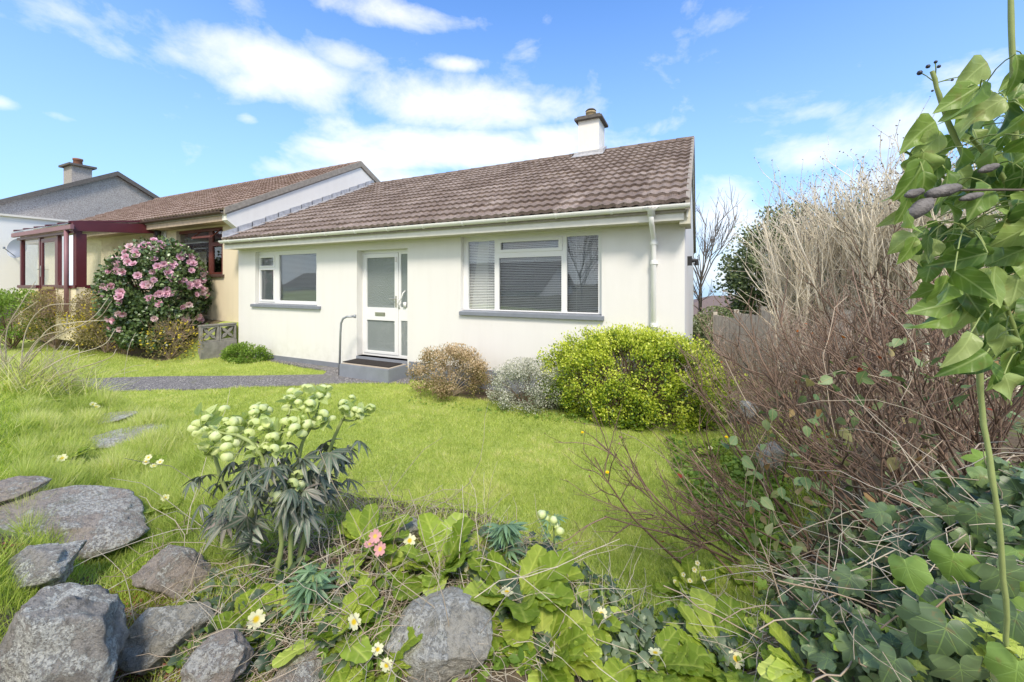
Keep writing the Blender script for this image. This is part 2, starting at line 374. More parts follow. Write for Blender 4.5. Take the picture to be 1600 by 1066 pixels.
class MB:                                    # hard-surface builder
    def __init__(s): s.v = []; s.f = []; s.mi = []
    def add(s, vs, fs, mi=0):
        b = len(s.v); s.v += [tuple(v) for v in vs]; s.f += [tuple(b+i for i in f) for f in fs]; s.mi += [mi]*len(fs); return s
    def box(s, x0, x1, y0, y1, z0, z1, mi=0):
        x0, x1 = sorted((x0, x1)); y0, y1 = sorted((y0, y1)); z0, z1 = sorted((z0, z1))
        return s.add([(x0,y0,z0),(x1,y0,z0),(x1,y1,z0),(x0,y1,z0),(x0,y0,z1),(x1,y0,z1),(x1,y1,z1),(x0,y1,z1)],
                     [(0,3,2,1),(4,5,6,7),(0,1,5,4),(1,2,6,5),(2,3,7,6),(3,0,4,7)], mi)
    def prism(s, poly, a, b, axis='x', mi=0):    # poly of 2D points extruded from a to b along axis
        n = len(poly)
        def P(c, q):
            return {'x': (c, q[0], q[1]), 'y': (q[0], c, q[1]), 'z': (q[0], q[1], c)}[axis]
        vs = [P(a, q) for q in poly] + [P(b, q) for q in poly]
        fs = [tuple(range(n))[::-1], tuple(range(n, 2*n))] + [(i, (i+1) % n, n+(i+1) % n, n+i) for i in range(n)]
        return s.add(vs, fs, mi)
    def holed(s, x0, x1, z0, z1, holes, y0, y1, mi=0):  # slab in xz with rectangular holes, y0 front, y1 back
        xs = sorted({x0, x1, *[h[0] for h in holes], *[h[1] for h in holes]}); xs = [x for x in xs if x0-1e-6 <= x <= x1+1e-6]
        zs = sorted({z0, z1, *[h[2] for h in holes], *[h[3] for h in holes]}); zs = [z for z in zs if z0-1e-6 <= z <= z1+1e-6]
        nx, nz = len(xs)-1, len(zs)-1
        def solid(i, k):
            if i < 0 or k < 0 or i >= nx or k >= nz: return False
            cx, cz = (xs[i]+xs[i+1])/2, (zs[k]+zs[k+1])/2
            return not any(h[0] < cx < h[1] and h[2] < cz < h[3] for h in holes)
        for i in range(nx):
            for k in range(nz):
                if not solid(i, k): continue
                a, b, c, d = xs[i], xs[i+1], zs[k], zs[k+1]
                s.add([(a,y0,c),(b,y0,c),(b,y0,d),(a,y0,d)], [(0,1,2,3)], mi)
                s.add([(a,y1,c),(b,y1,c),(b,y1,d),(a,y1,d)], [(3,2,1,0)], mi)
                if not solid(i-1, k): s.add([(a,y0,c),(a,y0,d),(a,y1,d),(a,y1,c)], [(0,1,2,3)], mi)
                if not solid(i+1, k): s.add([(b,y0,c),(b,y0,d),(b,y1,d),(b,y1,c)], [(3,2,1,0)], mi)
                if not solid(i, k-1): s.add([(a,y0,c),(b,y0,c),(b,y1,c),(a,y1,c)], [(3,2,1,0)], mi)
                if not solid(i, k+1): s.add([(a,y0,d),(b,y0,d),(b,y1,d),(a,y1,d)], [(0,1,2,3)], mi)
        return s
    def tube(s, pts, r, n=10, mi=0, caps=True):
        pts = [Vector(p) for p in pts]; rs = r if isinstance(r, (list, tuple)) else [r]*len(pts)
        up = Vector((0.13, .21, 1)).normalized(); rings = []
        for i, p in enumerate(pts):
            d = (pts[min(i+1, len(pts)-1)] - pts[max(i-1, 0)]).normalized()
            if i == 0:
                if abs(d.dot(up)) > .95: up = Vector((1, .1, 0))
                a = d.cross(up).normalized()
            else: a = (a - d*a.dot(d)).normalized()
            b = d.cross(a)
            rings.append([p + (a*math.cos(2*math.pi*k/n) + b*math.sin(2*math.pi*k/n))*rs[i] for k in range(n)])
        vs = [v for rg in rings for v in rg]
        fs = [(i*n+k, i*n+(k+1) % n, (i+1)*n+(k+1) % n, (i+1)*n+k) for i in range(len(pts)-1) for k in range(n)]
        if caps: fs += [tuple(range(n))[::-1], tuple((len(pts)-1)*n+k for k in range(n))]
        return s.add(vs, fs, mi)
    def lathe(s, prof, c, n=24, mi=0):
        vs = []; fs = []
        for r, z in prof: vs += [(c[0]+r*math.cos(2*math.pi*k/n), c[1]+r*math.sin(2*math.pi*k/n), c[2]+z) for k in range(n)]
        for i in range(len(prof)-1): fs += [(i*n+k, i*n+(k+1) % n, (i+1)*n+(k+1) % n, (i+1)*n+k) for k in range(n)]
        return s.add(vs, fs, mi)
    def build(s, name, mats, parent=None, smooth=False, bevel=0):
        me = bpy.data.meshes.new(name); me.from_pydata(s.v, [], s.f)
        for m in (mats if isinstance(mats, (list, tuple)) else [mats]): me.materials.append(m)
        me.polygons.foreach_set('material_index', s.mi)
        bm = bmesh.new(); bm.from_mesh(me)
        bmesh.ops.remove_doubles(bm, verts=bm.verts, dist=1e-5)
        bmesh.ops.recalc_face_normals(bm, faces=bm.faces)
        if bevel:
            es = [e for e in bm.edges if len(e.link_faces) == 2 and e.calc_face_angle(0) > .6]
            bmesh.ops.bevel(bm, geom=es, offset=bevel, segments=2, affect='EDGES', clamp_overlap=True)
        bm.to_mesh(me); bm.free()
        if smooth: me.polygons.foreach_set('use_smooth', [True]*len(me.polygons))
        me.update()
        return link(name, me, parent)

class NM:                                    # numpy builder for foliage
    def __init__(s): s.V = []; s.L = []; s.S = []; s.var = []; s.lc = []; s.mi = []; s.n = 0
    def add(s, V, Fc, var, lc=None, mi=0):
        V = np.asarray(V, np.float32).reshape(-1, 3); Fc = np.asarray(Fc)
        s.V.append(V); s.L.append((Fc + s.n).ravel()); s.S.append(np.full(len(Fc), Fc.shape[1]))
        s.var.append(np.broadcast_to(np.asarray(var, np.float32), (len(V),)))
        s.lc.append(np.zeros((len(V), 3), np.float32) if lc is None else np.asarray(lc, np.float32))
        s.mi.append(np.full(len(Fc), mi)); s.n += len(V)
    def mesh(s, name, mats, smooth=True):
        V = np.concatenate(s.V); L = np.concatenate(s.L).astype(np.int32); S = np.concatenate(s.S)
        me = bpy.data.meshes.new(name)
        me.vertices.add(len(V)); me.vertices.foreach_set('co', V.ravel())
        me.loops.add(len(L)); me.loops.foreach_set('vertex_index', L)
        me.polygons.add(len(S)); st = np.zeros(len(S), np.int32); st[1:] = np.cumsum(S)[:-1]
        me.polygons.foreach_set('loop_start', st)
        for m in (mats if isinstance(mats, (list, tuple)) else [mats]): me.materials.append(m)
        me.polygons.foreach_set('material_index', np.concatenate(s.mi).astype(np.int32))
        me.polygons.foreach_set('use_smooth', np.full(len(S), smooth))
        a = me.attributes.new('var', 'FLOAT', 'POINT'); a.data.foreach_set('value', np.concatenate(s.var).astype(np.float32))
        a = me.attributes.new('lc', 'FLOAT_VECTOR', 'POINT'); a.data.foreach_set('vector', np.concatenate(s.lc).astype(np.float32).ravel())
        me.update(calc_edges=True); return me
    def build(s, name, mats, parent=None, smooth=True):
        return link(name, s.mesh(name, mats, smooth), parent)

def unit(v):
    return v/np.maximum(np.linalg.norm(v, axis=-1, keepdims=True), 1e-9)
def rdir(n): return unit(RNG.normal(size=(n, 3)))
def scatter(nm, tm, P, D, N, S, var, mi=0):
    tv, tf, tl = tm; P = np.asarray(P, float).reshape(-1, 3); n = len(P)
    y = unit(np.asarray(D, float)); N = np.broadcast_to(np.asarray(N, float), y.shape)
    x = unit(np.cross(y, N + 1e-3)); z = np.cross(x, y)
    S = np.asarray(S, float)
    S = np.broadcast_to(S[:, None] if S.ndim == 1 else S, (n, 3))
    T = tv[None]*S[:, None, :]
    V = P[:, None] + T[..., 0:1]*x[:, None] + T[..., 1:2]*y[:, None] + T[..., 2:3]*z[:, None]
    k = len(tv)
    Fc = (tf[None] + (np.arange(n)*k)[:, None, None]).reshape(-1, tf.shape[1])
    nm.add(V.reshape(-1, 3), Fc, np.repeat(var, k), np.tile(tl, (n, 1)), mi)
def tubes(nm, PT, R, sides=3, var=None, mi=0):
    PT = np.asarray(PT, float); n, k, _ = PT.shape; R = np.broadcast_to(np.asarray(R, float), (n, k))
    T = np.empty_like(PT); T[:, 1:-1] = PT[:, 2:]-PT[:, :-2]; T[:, 0] = PT[:, 1]-PT[:, 0]; T[:, -1] = PT[:, -1]-PT[:, -2]
    T = unit(T); ref = rdir(n)[:, None]
    A = unit(np.cross(T, ref)); B = np.cross(T, A)
    an = np.arange(sides)*2*np.pi/sides
    V = PT[:, :, None] + R[:, :, None, None]*(A[:, :, None]*np.cos(an)[:, None] + B[:, :, None]*np.sin(an)[:, None])
    i = np.arange(k-1)[:, None]; j = np.arange(sides)[None]
    q = np.stack([i*sides+j, i*sides+(j+1) % sides, (i+1)*sides+(j+1) % sides, (i+1)*sides+j], -1).reshape(-1, 4)
    Fc = (q[None] + (np.arange(n)*k*sides)[:, None, None]).reshape(-1, 4)
    if var is None: var = RNG.random(n)
    nm.add(V.reshape(-1, 3), Fc, np.repeat(var, k*sides), mi=mi)
def grow(P0, D0, L, k=5, wob=.15, up=0.0, bias=(0,0,1)):
    n = len(P0); P = np.array(P0, float); D = unit(np.array(D0, float)); out = [P.copy()]
    st = (np.broadcast_to(L, (n,))/(k-1))[:, None]; bias = np.asarray(bias, float)
    for _ in range(k-1):
        D = unit(D + RNG.normal(size=(n, 3))*wob + bias*up); P = P + D*st; out.append(P.copy())
    return np.stack(out, 1)
def spawn(PT, m, u0, u1, ang, spread=.3):
    n, k, _ = PT.shape; idx = np.repeat(np.arange(n), m); u = RNG.uniform(u0, u1, len(idx))*(k-1)
    i = np.minimum(u.astype(int), k-2); f = (u-i)[:, None]
    A = PT[idx, i]; B = PT[idx, i+1]; P = A*(1-f)+B*f; T = unit(B-A)
    perp = unit(np.cross(T, rdir(len(idx)))); a = ang + RNG.normal(size=len(idx))*spread*ang
    return P, unit(T*np.cos(a)[:, None] + perp*np.sin(a)[:, None]), idx, u/(k-1)

# leaf templates: (verts, faces, local coords)
def t_strip(w, m=5, fold=.15, curl=.25, cols=(-1, 0, 1), wave=0.0):
    V = []; Lc = []
    for j in range(m+1):
        y = j/m; ww = w(y)
        for c in cols:
            z = abs(c)*ww*fold - curl*y*y + wave*math.sin(j*1.1+c*2)*abs(c)*ww
            V.append((c*ww, y, z)); Lc.append((c*ww, y, 0))
    nc = len(cols); Fc = [(j*nc+i, j*nc+i+1, (j+1)*nc+i+1, (j+1)*nc+i) for j in range(m) for i in range(nc-1)]
    return np.array(V), np.array(Fc), np.array(Lc)
T_DIAMOND = (np.array([(0,0,0), (.34,.45,.06), (0,1,0), (-.34,.45,.06)]), np.array([(0,1,2,3)]), np.array([(0,0,0), (.3,.45,0), (0,1,0), (-.3,.45,0)]))
T_BLADE = (np.array([(-.5,0,0), (.5,0,0), (0,1,.0)]), np.array([(0,1,2)]), np.zeros((3,3)))
def t_blade2(curl=.35):
    V = [(-.5,0,0), (.5,0,0), (.42,.4,-curl*.16), (-.42,.4,-curl*.16), (.25,.75,-curl*.56), (-.25,.75,-curl*.56), (0.02,1,-curl), (-.02,1,-curl)]
    return np.array(V), np.array([(0,1,2,3), (3,2,4,5), (5,4,6,7)]), np.zeros((8,3))
T_OVATE = t_strip(lambda y: .33*math.sin(math.pi*min(1, y**.75))+.004, 4, .2, .2)
T_IVYSIMPLE = t_strip(lambda y: .36*(math.sin(math.pi*y**.62))*(1-.15*y)+.004, 8, .16, .22, (-1,-.5,0,.5,1), .10)
T_IVYSIMPLE2 = t_strip(lambda y: .30*(math.sin(math.pi*y**.7))+.004, 8, .34, .45, (-1,-.5,0,.5,1), .18)
def bentleaf(tm, bx, cz, tw):
    V, Fc, L = tm; V = V.copy(); y = L[:, 1]; V[:, 0] += bx*y*y; V[:, 2] += -cz*y**2 + tw*L[:, 0]*np.sin(y*5) + .03*np.sin(y*9+L[:, 0]*6)*np.abs(L[:, 0])*3; return V, Fc, L
def wi(k, p, t): return lambda y: k*(math.sin(math.pi*y**p))**.9*(1-t*y)+.004
IVS = [bentleaf(t_strip(wi(*a), 12, b, .1, (-1,-.66,-.33,0,.33,.66,1), c), *d) for a, b, c, d in (
    ((.36,.62,.2), .12, .10, (.10,.15,.25)), ((.30,.70,.1), .35, .16, (-.12,.35,.5)), ((.40,.58,.25), .05, .14, (.0,.05,-.4)), ((.26,.75,.1), .55, .2, (.15,.5,.3)), ((.38,.60,.3), .22, .2, (-.2,.25,.6)))]
T_NARROW = t_strip(lambda y: .085*math.sin(math.pi*y**.8)+.004, 6, .3, .35)
T_PRIM0 = t_strip(lambda y: (.06+.17*smooth((y-.15)/.5)*math.sqrt(max(0, 1-((y-.68)/.34)**2 if y > .68 else 1)) + .012*(1 if int(y*20) % 2 else -1)*(y > .2)), 20, .25, .22, (-1,-.5,0,.5,1), .10)
def t_polar(rf, n=40, rings=4, cup=.12, cy=0.0, crinkle=0.0):
    V = [(0, cy, 0)]; Lc = [(0, 0, 0)]
    for r in range(1, rings+1):
        for k in range(n):
            a = 2*math.pi*k/n; rr = rf(a)*r/rings
            x, y = rr*math.sin(a), rr*math.cos(a)
            V.append((x, y+cy, -cup*rr*rr + crinkle*math.sin(5*a)*(r/rings)**2)); Lc.append((x, y, 0))
    Fc = [(0, 1+k, 1+(k+1) % n, 1+(k+1) % n) for k in range(n)]
    Fq = [(1+(r-1)*n+k, 1+r*n+k, 1+r*n+(k+1) % n, 1+(r-1)*n+(k+1) % n) for r in range(1, rings) for k in range(n)]
    # first ring as thin quads (duplicate centre per pair avoided by using two-step fan)
    V = np.array(V); Lc = np.array(Lc)
    fan = [(0, 1+k, 1+(k+1) % n, 1+(k+2) % n) for k in range(0, n, 2)]
    return V, np.array(fan+Fq), Lc
def ivy_r(a):
    a = (a+math.pi) % (2*math.pi)-math.pi; aa = abs(math.degrees(a))
    best = .36
    for c, L, w in ((0, .80, 34), (58, .64, 30), (115, .52, 28)):
        best = max(best, .38+(L-.38)*max(0, 1-abs(aa-c)/w)**1.1 if abs(aa-c) < w else 0)
    if aa > 150: best = max(.06, best*(1-(aa-150)/30*.7))
    return best
T_IVY = t_polar(ivy_r, 44, 4, .35, .1, .02)
T_IVY2 = t_polar(lambda a: ivy_r(a)*.55+.22*(1 if abs((a+math.pi) % (2*math.pi)-math.pi) < 2.5 else .6), 28, 3, .5, .1, .03)
def prim_r(a):
    f = abs(math.cos(2.5*a)); return (.60 + .40*f**.45) * (1-.16*math.exp(-((((a*5/(2*math.pi)) % 1)-0)**2)/.004)-.16*math.exp(-((((a*5/(2*math.pi)) % 1)-1)**2)/.004))
def crinkled(tm, seed, curl=.0, bend=0.0):
    V, Fc, L = tm; V = V.copy(); ax = np.abs(L[:, 0]); y = L[:, 1]
    V[:, 2] += .016*np.sin(y*38-ax*45)*np.minimum(1, ax*12) + .03*np.sin(y*13+seed*2+np.sign(L[:, 0]))*ax*6 - curl*y*y
    V[:, 0] += bend*y*y
    return V, Fc, L
def wprim(y): return .045+.165*float(smooth((y-.12)/.5))*math.sqrt(max(0, 1-((y-.66)/.36)**2 if y > .66 else 1)) + .010*math.sin(y*95)*(y > .2)
PBASE = t_strip(wprim, 26, .22, .18, (-1,-.66,-.33,0,.33,.66,1), .08)
PRIMS = [crinkled(PBASE, 0, .0, .06), crinkled(PBASE, 1, .18, -.1), crinkled(PBASE, 2, -.06, .12), crinkled(PBASE, 3, .35, 0)]
T_PRIMFLOWER = t_polar(prim_r, 40, 4, -.15, 0, .05)

# ------------------------------------------------------------------ world, sun, camera
def az_el(px, py):
    x, y, z = at(px, 1.0, py); z -= EYE
    return math.atan2(x, y), math.atan2(z, math.hypot(x, y))
w = bpy.data.worlds.new('World'); scene.world = w; w.use_nodes = True
nt = w.node_tree; nt.nodes.clear()
g = G.__new__(G); g.t = nt; g.m = None
out = g.n('ShaderNodeOutputWorld'); bg = g.n('ShaderNodeBackground')
sky = g.n('ShaderNodeTexSky'); sky.sky_type = 'NISHITA'; sky.sun_disc = False
SUN_EL, SUN_AZ = math.radians(50), math.radians(148)     # azimuth clockwise from +Y
sky.sun_elevation = SUN_EL; sky.sun_rotation = SUN_AZ; sky.altitude = 50; sky.air_density = 1.0; sky.dust_density = .6; sky.ozone_density = 2.5
tc = g.n('ShaderNodeTexCoord').outputs['Generated']
nv = g.n('ShaderNodeVectorMath', operation='NORMALIZE'); g.l(tc, nv.inputs[0])
sp = g.n('ShaderNodeSeparateXYZ'); g.l(nv.outputs[0], sp.inputs[0])
AZ = g.math('ARCTAN2', sp.outputs[0], sp.outputs[1]); EL = g.math('ARCSINE', sp.outputs[2])
# warp the cloud outlines
nz1 = g.noise(7, 7, .62, nv.outputs[0]); nz2 = g.noise(3.0, 4, .5, nv.outputs[0])
mp = g.n('ShaderNodeMapping'); mp.inputs['Scale'].default_value = (1, 1, 1.7); g.l(nv.outputs[0], mp.inputs[0])
nz3 = g.noise(5.5, 9, .6, mp.outputs[0], .25)
blobs = [(440,105,130,55,1.15), (400,130,60,40,.9), (520,85,70,35,.8), (390,185,22,12,.7), (640,25,110,28,.8), (715,100,45,14,.7), (730,170,180,45,1.05), (860,165,60,40,.8), (620,150,90,25,.6),
         (585,245,130,26,.9), (740,235,210,38,1.2), (500,225,35,14,.7), (860,225,90,40,.9), (100,183,55,12,.6), (0,160,40,16,.7),  (1020,200,60,16,.4), (1290,175,70,14,.4),
         (1260,245,110,34,.75), (1400,190,150,50,.6), (1500,40,200,30,.35), (1130,350,110,70,.9), (1150,430,140,70,.8), (1350,300,200,60,.6), (650,280,200,30,.6), (1500,130,90,60,.5), (950,262,90,30,.6),
         (200,-160,200,60,.9), (900,-200,300,80,.8), (1500,-250,250,80,.8)]
tot = None
for (bx, by, bw, bh, amp) in blobs:
    a, e = az_el(bx, by); a1, _ = az_el(bx+bw, by); _, e1 = az_el(bx, by-bh)
    da = g.math('DIVIDE', g.math('SUBTRACT', AZ, a), abs(a1-a)); de = g.math('DIVIDE', g.math('SUBTRACT', EL, e), abs(e1-e))
    q = g.math('ADD', g.math('MULTIPLY', da, da), g.math('MULTIPLY', de, de))
    e_ = g.math('MULTIPLY', g.math('EXPONENT', g.math('MULTIPLY', q, -1.1)), amp)
    tot = e_ if tot is None else g.math('MAXIMUM', tot, e_)
back = g.math('MULTIPLY', g.step(g.math('MULTIPLY', sp.outputs[1], -1), .0, .3), .85)   # unseen white cloud added behind the camera to brighten and neutralise the skylight
tot = g.math('MAXIMUM', tot, back)
dens = g.math('ADD', g.math('SUBTRACT', g.math('MULTIPLY', tot, .72), .10), g.math('MULTIPLY', g.math('SUBTRACT', nz3, .5), 1.35))
dens = g.math('ADD', dens, g.math('MULTIPLY', g.math('SUBTRACT', nz1, .5), .35))
cl = g.ramp(dens, [(.06, (0,0,0)), (.34, (.5,.5,.5)), (.72, (1,1,1))])
sc_ = g.n('ShaderNodeVectorMath', operation='SCALE'); g.l(sky.outputs[0], sc_.inputs[0]); sc_.inputs['Scale'].default_value = 1.0
hz = g.math('SUBTRACT', 1.0, g.math('MULTIPLY', EL, 1.45), clamp=True)
base = g.mix(1.0, sc_.outputs[0], (.65, .96, 1.29), 'MULTIPLY')
SKYC = g.mix(g.math('MULTIPLY', g.math('POWER', hz, 1.3), .85), base, (2.2, 3.1, 4.2))
CLOUD = (5.0, 4.95, 4.85)
fin = g.mix(cl, SKYC, CLOUD)
g.l(fin, bg.inputs[0]); bg.inputs[1].default_value = .15; g.l(bg.outputs[0], out.inputs[0])

sun = bpy.data.lights.new('sun', 'SUN'); sun.energy = 2.25; sun.angle = math.radians(12); sun.color = (1, .90, .76)
so = bpy.data.objects.new('sun', sun); COL.objects.link(so)
dirv = Vector((math.sin(SUN_AZ)*math.cos(SUN_EL), math.cos(SUN_AZ)*math.cos(SUN_EL), math.sin(SUN_EL)))
so.rotation_euler = dirv.to_track_quat('Z', 'Y').to_euler()

cam = bpy.data.cameras.new('camera'); co = bpy.data.objects.new('camera', cam); COL.objects.link(co)
cam.sensor_width = 36; cam.lens = 36*F/1600; cam.shift_y = -(533-HY)/1600; cam.clip_end = 2000; cam.clip_start = .02
co.location = (0, 0, EYE); co.rotation_euler = (math.radians(90), 0, TH); scene.camera = co
vs = scene.view_settings; vs.view_transform = 'Standard'; vs.look = 'None'; vs.gamma = 1; vs.exposure = .82
scene.cycles.max_bounces = 8; scene.cycles.transparent_max_bounces = 12; scene.cycles.use_denoising = True

# ------------------------------------------------------------------ ground, path
PATH_PX = [(108,612),(108,593),(250,589),(390,588),(505,586),(512,580),(470,572),(418,563),(395,559),(396,556),(424,560),(530,572),(560,576),(640,590),(640,600),(540,600),(450,604),(300,609),(200,612)]
PATH = []
for (px, py) in PATH_PX:
    t = F*EYE/(py-HY); PATH.append(tuple(at(px, t, z=0))[:2])
PATHA = np.array(PATH)
def in_poly(X, Y, poly):
    ins = np.zeros(X.shape, bool); n = len(poly)
    for i in range(n):
        x1, y1 = poly[i]; x2, y2 = poly[(i+1) % n]
        c = ((y1 > Y) != (y2 > Y)) & (X < (x2-x1)*(Y-y1)/(y2-y1+1e-12)+x1)
        ins ^= c
    return ins
def soilness(X, Y):
    s = X*CT + Y*ST; t = -X*ST + Y*CT
    px = np.clip(HX + F*s/np.maximum(t, .3), -400, 2200)
    tcr = np.interp(px, CP, CTT); wd = np.interp(px, CP, CW)
    mid = smooth((px-300)/200)
    b = (t < tcr + .45*wd)*mid*.95
    left = (1-mid)*smooth((2.0-t)/.6)*.75
    right = smooth((X-.15)/.35)*smooth((9-Y)/1)
    bed = ((Y > 5.15) & (X > -3.9) & (X < .2))*.9
    hed = ((X < -10.9) & (Y > 4.6))*.9
    return np.maximum.reduce([b, left, right, bed, hed])
def axis_pts(a, b, step, far, n=26):
    core = np.arange(a, b, step); g_ = np.geomspace(step, far, n)
    return np.concatenate([a-g_[::-1], core, b+g_])
gx = axis_pts(-16, 4, .07, 500); gy = axis_pts(-1, 11, .07, 500)
XX, YY = np.meshgrid(gx, gy); ZZ = H(XX, YY)
inpath = in_poly(XX, YY, PATHA); ZZ = np.where(inpath, np.minimum(ZZ, -.02), ZZ)
ZZ = np.where((XX > -10.1) & (XX < -.3) & (YY > 5.95), np.minimum(ZZ, -.1), ZZ)
nm = NM(); ny, nx = XX.shape
ii = np.arange(ny-1)[:, None]*nx + np.arange(nx-1)[None]
nm.add(np.stack([XX, YY, ZZ], -1), np.stack([ii, ii+1, ii+nx+1, ii+nx], -1).reshape(-1, 4), soilness(XX, YY).ravel())
props(nm.build('ground', M['ground']), kind='structure')
b = MB(); bmv = [(x, y, .012) for x, y in PATH]
b.add(bmv + [(x, y, -.06) for x, y in PATH], [tuple(range(len(PATH)))] + [(i, (i+1) % len(PATH), len(PATH)+(i+1) % len(PATH), len(PATH)+i) for i in range(len(PATH))])
props(b.build('path', M['gravel']), kind='structure')

# ------------------------------------------------------------------ roofs
def tile_field(name, x0, x1, yE, zE, yR, zR, mat, parent, course=.345, roll=.15, amp=.017, lift=.045, clipx=None):
    L = math.hypot(yR-yE, zR-zE); sy, sz = (yR-yE)/L, (zR-zE)/L; nyv, nzv = -sz, sy
    nc = int(round(L/course)); course = L/nc; dx = roll/7
    xs = np.arange(x1, x0-dx*.5, -dx)
    ph = ((x1-xs)/roll) % 1.0
    prof = amp*np.where(ph < .68, np.sin(np.pi*ph/.68), -.25*np.sin(np.pi*(ph-.68)/.32))
    til = np.floor((x1-xs)/(roll*2)).astype(int); nt_ = til.max()+1
    nm = NM(); n = len(xs)
    for j in range(nc):
        rv = RNG.random(nt_)**1.3; rh = RNG.normal(size=nt_)*.003
        lo = j*course - .012; hi = (j+1)*course
        rows = [(lo, -.004, 0.85), (lo, lift, 1.0), (hi, .006, 1.0)]
        P = []
        jit = RNG.normal(size=nt_)*.005
        for s_, off, k in rows:
            o = off + prof*k + rh[til] + (.0 if s_ == hi else 0)
            ss = s_ + (jit[til] if s_ == lo else 0)
            P.append(np.stack([xs, yE + sy*ss + nyv*o, zE + sz*ss + nzv*o], -1))
        P = np.stack(P, 0); i = np.arange(2)[:, None]*n + np.arange(n-1)[None]
        nm.add(P, np.stack([i, i+n, i+n+1, i+1], -1).reshape(-1, 4), np.tile(rv[til], 3))
    o = nm.build(name, mat, parent, False)
    return o
def roof_parts(root, x0, x1, yE, zE, yR, zR, mat, yBack, thick=.12, verge_right=True, roll=.15):
    r = tile_field('roof', x0, x1, yE, zE, yR, zR, mat, root, roll=roll)
    zB = zR - (yBack-yR)*(zR-zE)/(yR-yE)
    b = MB(); b.prism([(yE+.03, zE-.03), (yR, zR-.03), (yBack, zB-.03), (yBack, zB-.13), (yR, zR-.16), (yE+.03, zE-.12)], x0+.02, x1-.03)
    b.build('roof_deck', M['verge'], root)
    b = MB(); b.prism([(yR+.01, zR-.01), (yBack, zB+.02), (yBack, zB-.02), (yR+.01, zR-.028)], x0+.02, x1)
    b.build('back_slope', mat, root)
    # ridge tiles
    b = MB(); x = x0
    while x < x1-.05:
        e = min(x+.44, x1); n = 9; vs = []
        for xx, rr in ((x+.004, .115), (e, .105)):
            for k in range(n):
                a = math.pi*k/(n-1); vs.append((xx, yR-rr*math.cos(a), zR-.035+rr*.85*math.sin(a)))
        fs = [(k, k+1, n+k+1, n+k) for k in range(n-1)] + [tuple(range(n)), tuple(range(n, 2*n))]
        b.add(vs, fs); x = e
    b.build('ridge_tile', M['slab'] if False else mat, root, True)
    if verge_right:
        b = MB(); b.prism([(yE-.02, zE+.045), (yR, zR+.05), (yR, zR-.13), (yE-.02, zE-.10)], x1-.045, x1+.012)
        b.prism([(yR, zR+.05), (yBack, zB+.05), (yBack, zB-.10), (yR, zR-.13)], x1-.045, x1+.012)
        b.build('verge', M['verge'], root)
    return r

# ------------------------------------------------------------------ windows
def blind(root, x0, x1, z0, z1, y, pitch=.028):
    b = MB(); z = z0 + .01
    while z < z1:
        b.add([(x0,y-.011,z-.010), (x1,y-.011,z-.010), (x1,y+.009,z+.009), (x0,y+.009,z+.009)], [(0,1,2,3)]); z += pitch
    for f in (.17, .83):
        xx = x0+(x1-x0)*f; b.box(xx-.002, xx+.002, y-.013, y-.011, z0, z1)
    return b.build('blind', M['blind'], root)
def window_unit(root, outer, panes, Y, mat, gmat, inset=.012, casements=(), sill=None, sillmat=None, sname='sill'):
    """outer and panes (x0,x1,z0,z1); frame face at y=Y"""
    b = MB(); b.holed(*outer, panes, Y, Y+.06)
    w = b.build('window', mat, root, bevel=.004)
    for c in casements:                      # opening lights stand proud of the frame
        hole = [p for p in panes if p[0] >= c[0]-1e-3 and p[1] <= c[1]+1e-3 and p[2] >= c[2]-1e-3 and p[3] <= c[3]+1e-3]
        b = MB(); b.holed(*c, [(h[0]+.004, h[1]-.004, h[2]+.004, h[3]-.004) for h in hole], Y-.014, Y+.02)
        b.build('casement', mat, w, bevel=.004)
    for p in panes:
        b = MB(); b.add([(p[0]-.005,Y+.03,p[2]-.005), (p[1]+.005,Y+.03,p[2]-.005), (p[1]+.005,Y+.03,p[3]+.005), (p[0]-.005,Y+.03,p[3]+.005)], [(0,1,2,3)])
        b.build('pane', gmat, w)
    if sill:
        b = MB(); x0, x1, y0, y1, z0, z1 = sill
        b.prism([(y0, z0), (y0, z1-.018), (y1, z1), (y1, z0)], x0, x1); b.build(sname, sillmat, w, bevel=.004)
    return w

# ------------------------------------------------------------------ MAIN BUNGALOW
YW = 5.81
XL, XR = -10.2, X_at(1070, YW)
zE, zR, yE, yR = 2.79, 5.17, 5.44, 10.2
YB = 14.4
house = thing('bungalow', 'white rendered bungalow with brown tiled roof and white front door', 'house', (XL/2, YW, 0))
def rect(Y, x0, x1, yb, yt, xt=None, xb=None):      # pixel rectangle on plane Y -> metres
    return (X_at(x0, Y), X_at(x1, Y), Z_at(xb or x1, yb, Y), Z_at(xt or x1, yt, Y))
op_big = rect(YW, 720, 940, 496, 357, 939, 939)
op_small = rect(YW, 399, 495.3, 480, 388, 495, 495)
op_door = (X_at(557.6, YW), X_at(636.6, YW), .30, Z_at(630, 388, YW))
zTop = 2.62
b = MB(); b.holed(XL, XR, .10, zTop, [op_big, op_small, op_door], YW, YW+.28)
gy0, gy1 = YW+.28, YB
b.prism([(YW+.28, .10), (YW+.28, zTop), (YW+.28, 2.97), (yR, zR-.14), (gy1, 3.0), (gy1, .10)], XR-.28, XR)
b.prism([(YW, zTop+.001), (YW+.28, zTop+.001), (YW+.28, 2.97), (YW, 2.83)], XR-.28, XR)
b.prism([(YW+.28, .10), (YW+.28, zTop+.22), (yR, zR-.18), (gy1, 3.0), (gy1, .10)], XL, XL+.28)
b.box(XL+.28, XR-.28, YB-.28, YB, .1, 2.9)
b.build('wall', M['render_white'], house)
b = MB()
dx0, dx1 = op_door[0], op_door[1]
b.box(XL, dx0, YW-.012, YW+.3, -.3, .105); b.box(dx0, XR+.012, YW-.012, YW+.3, -.3, .10)
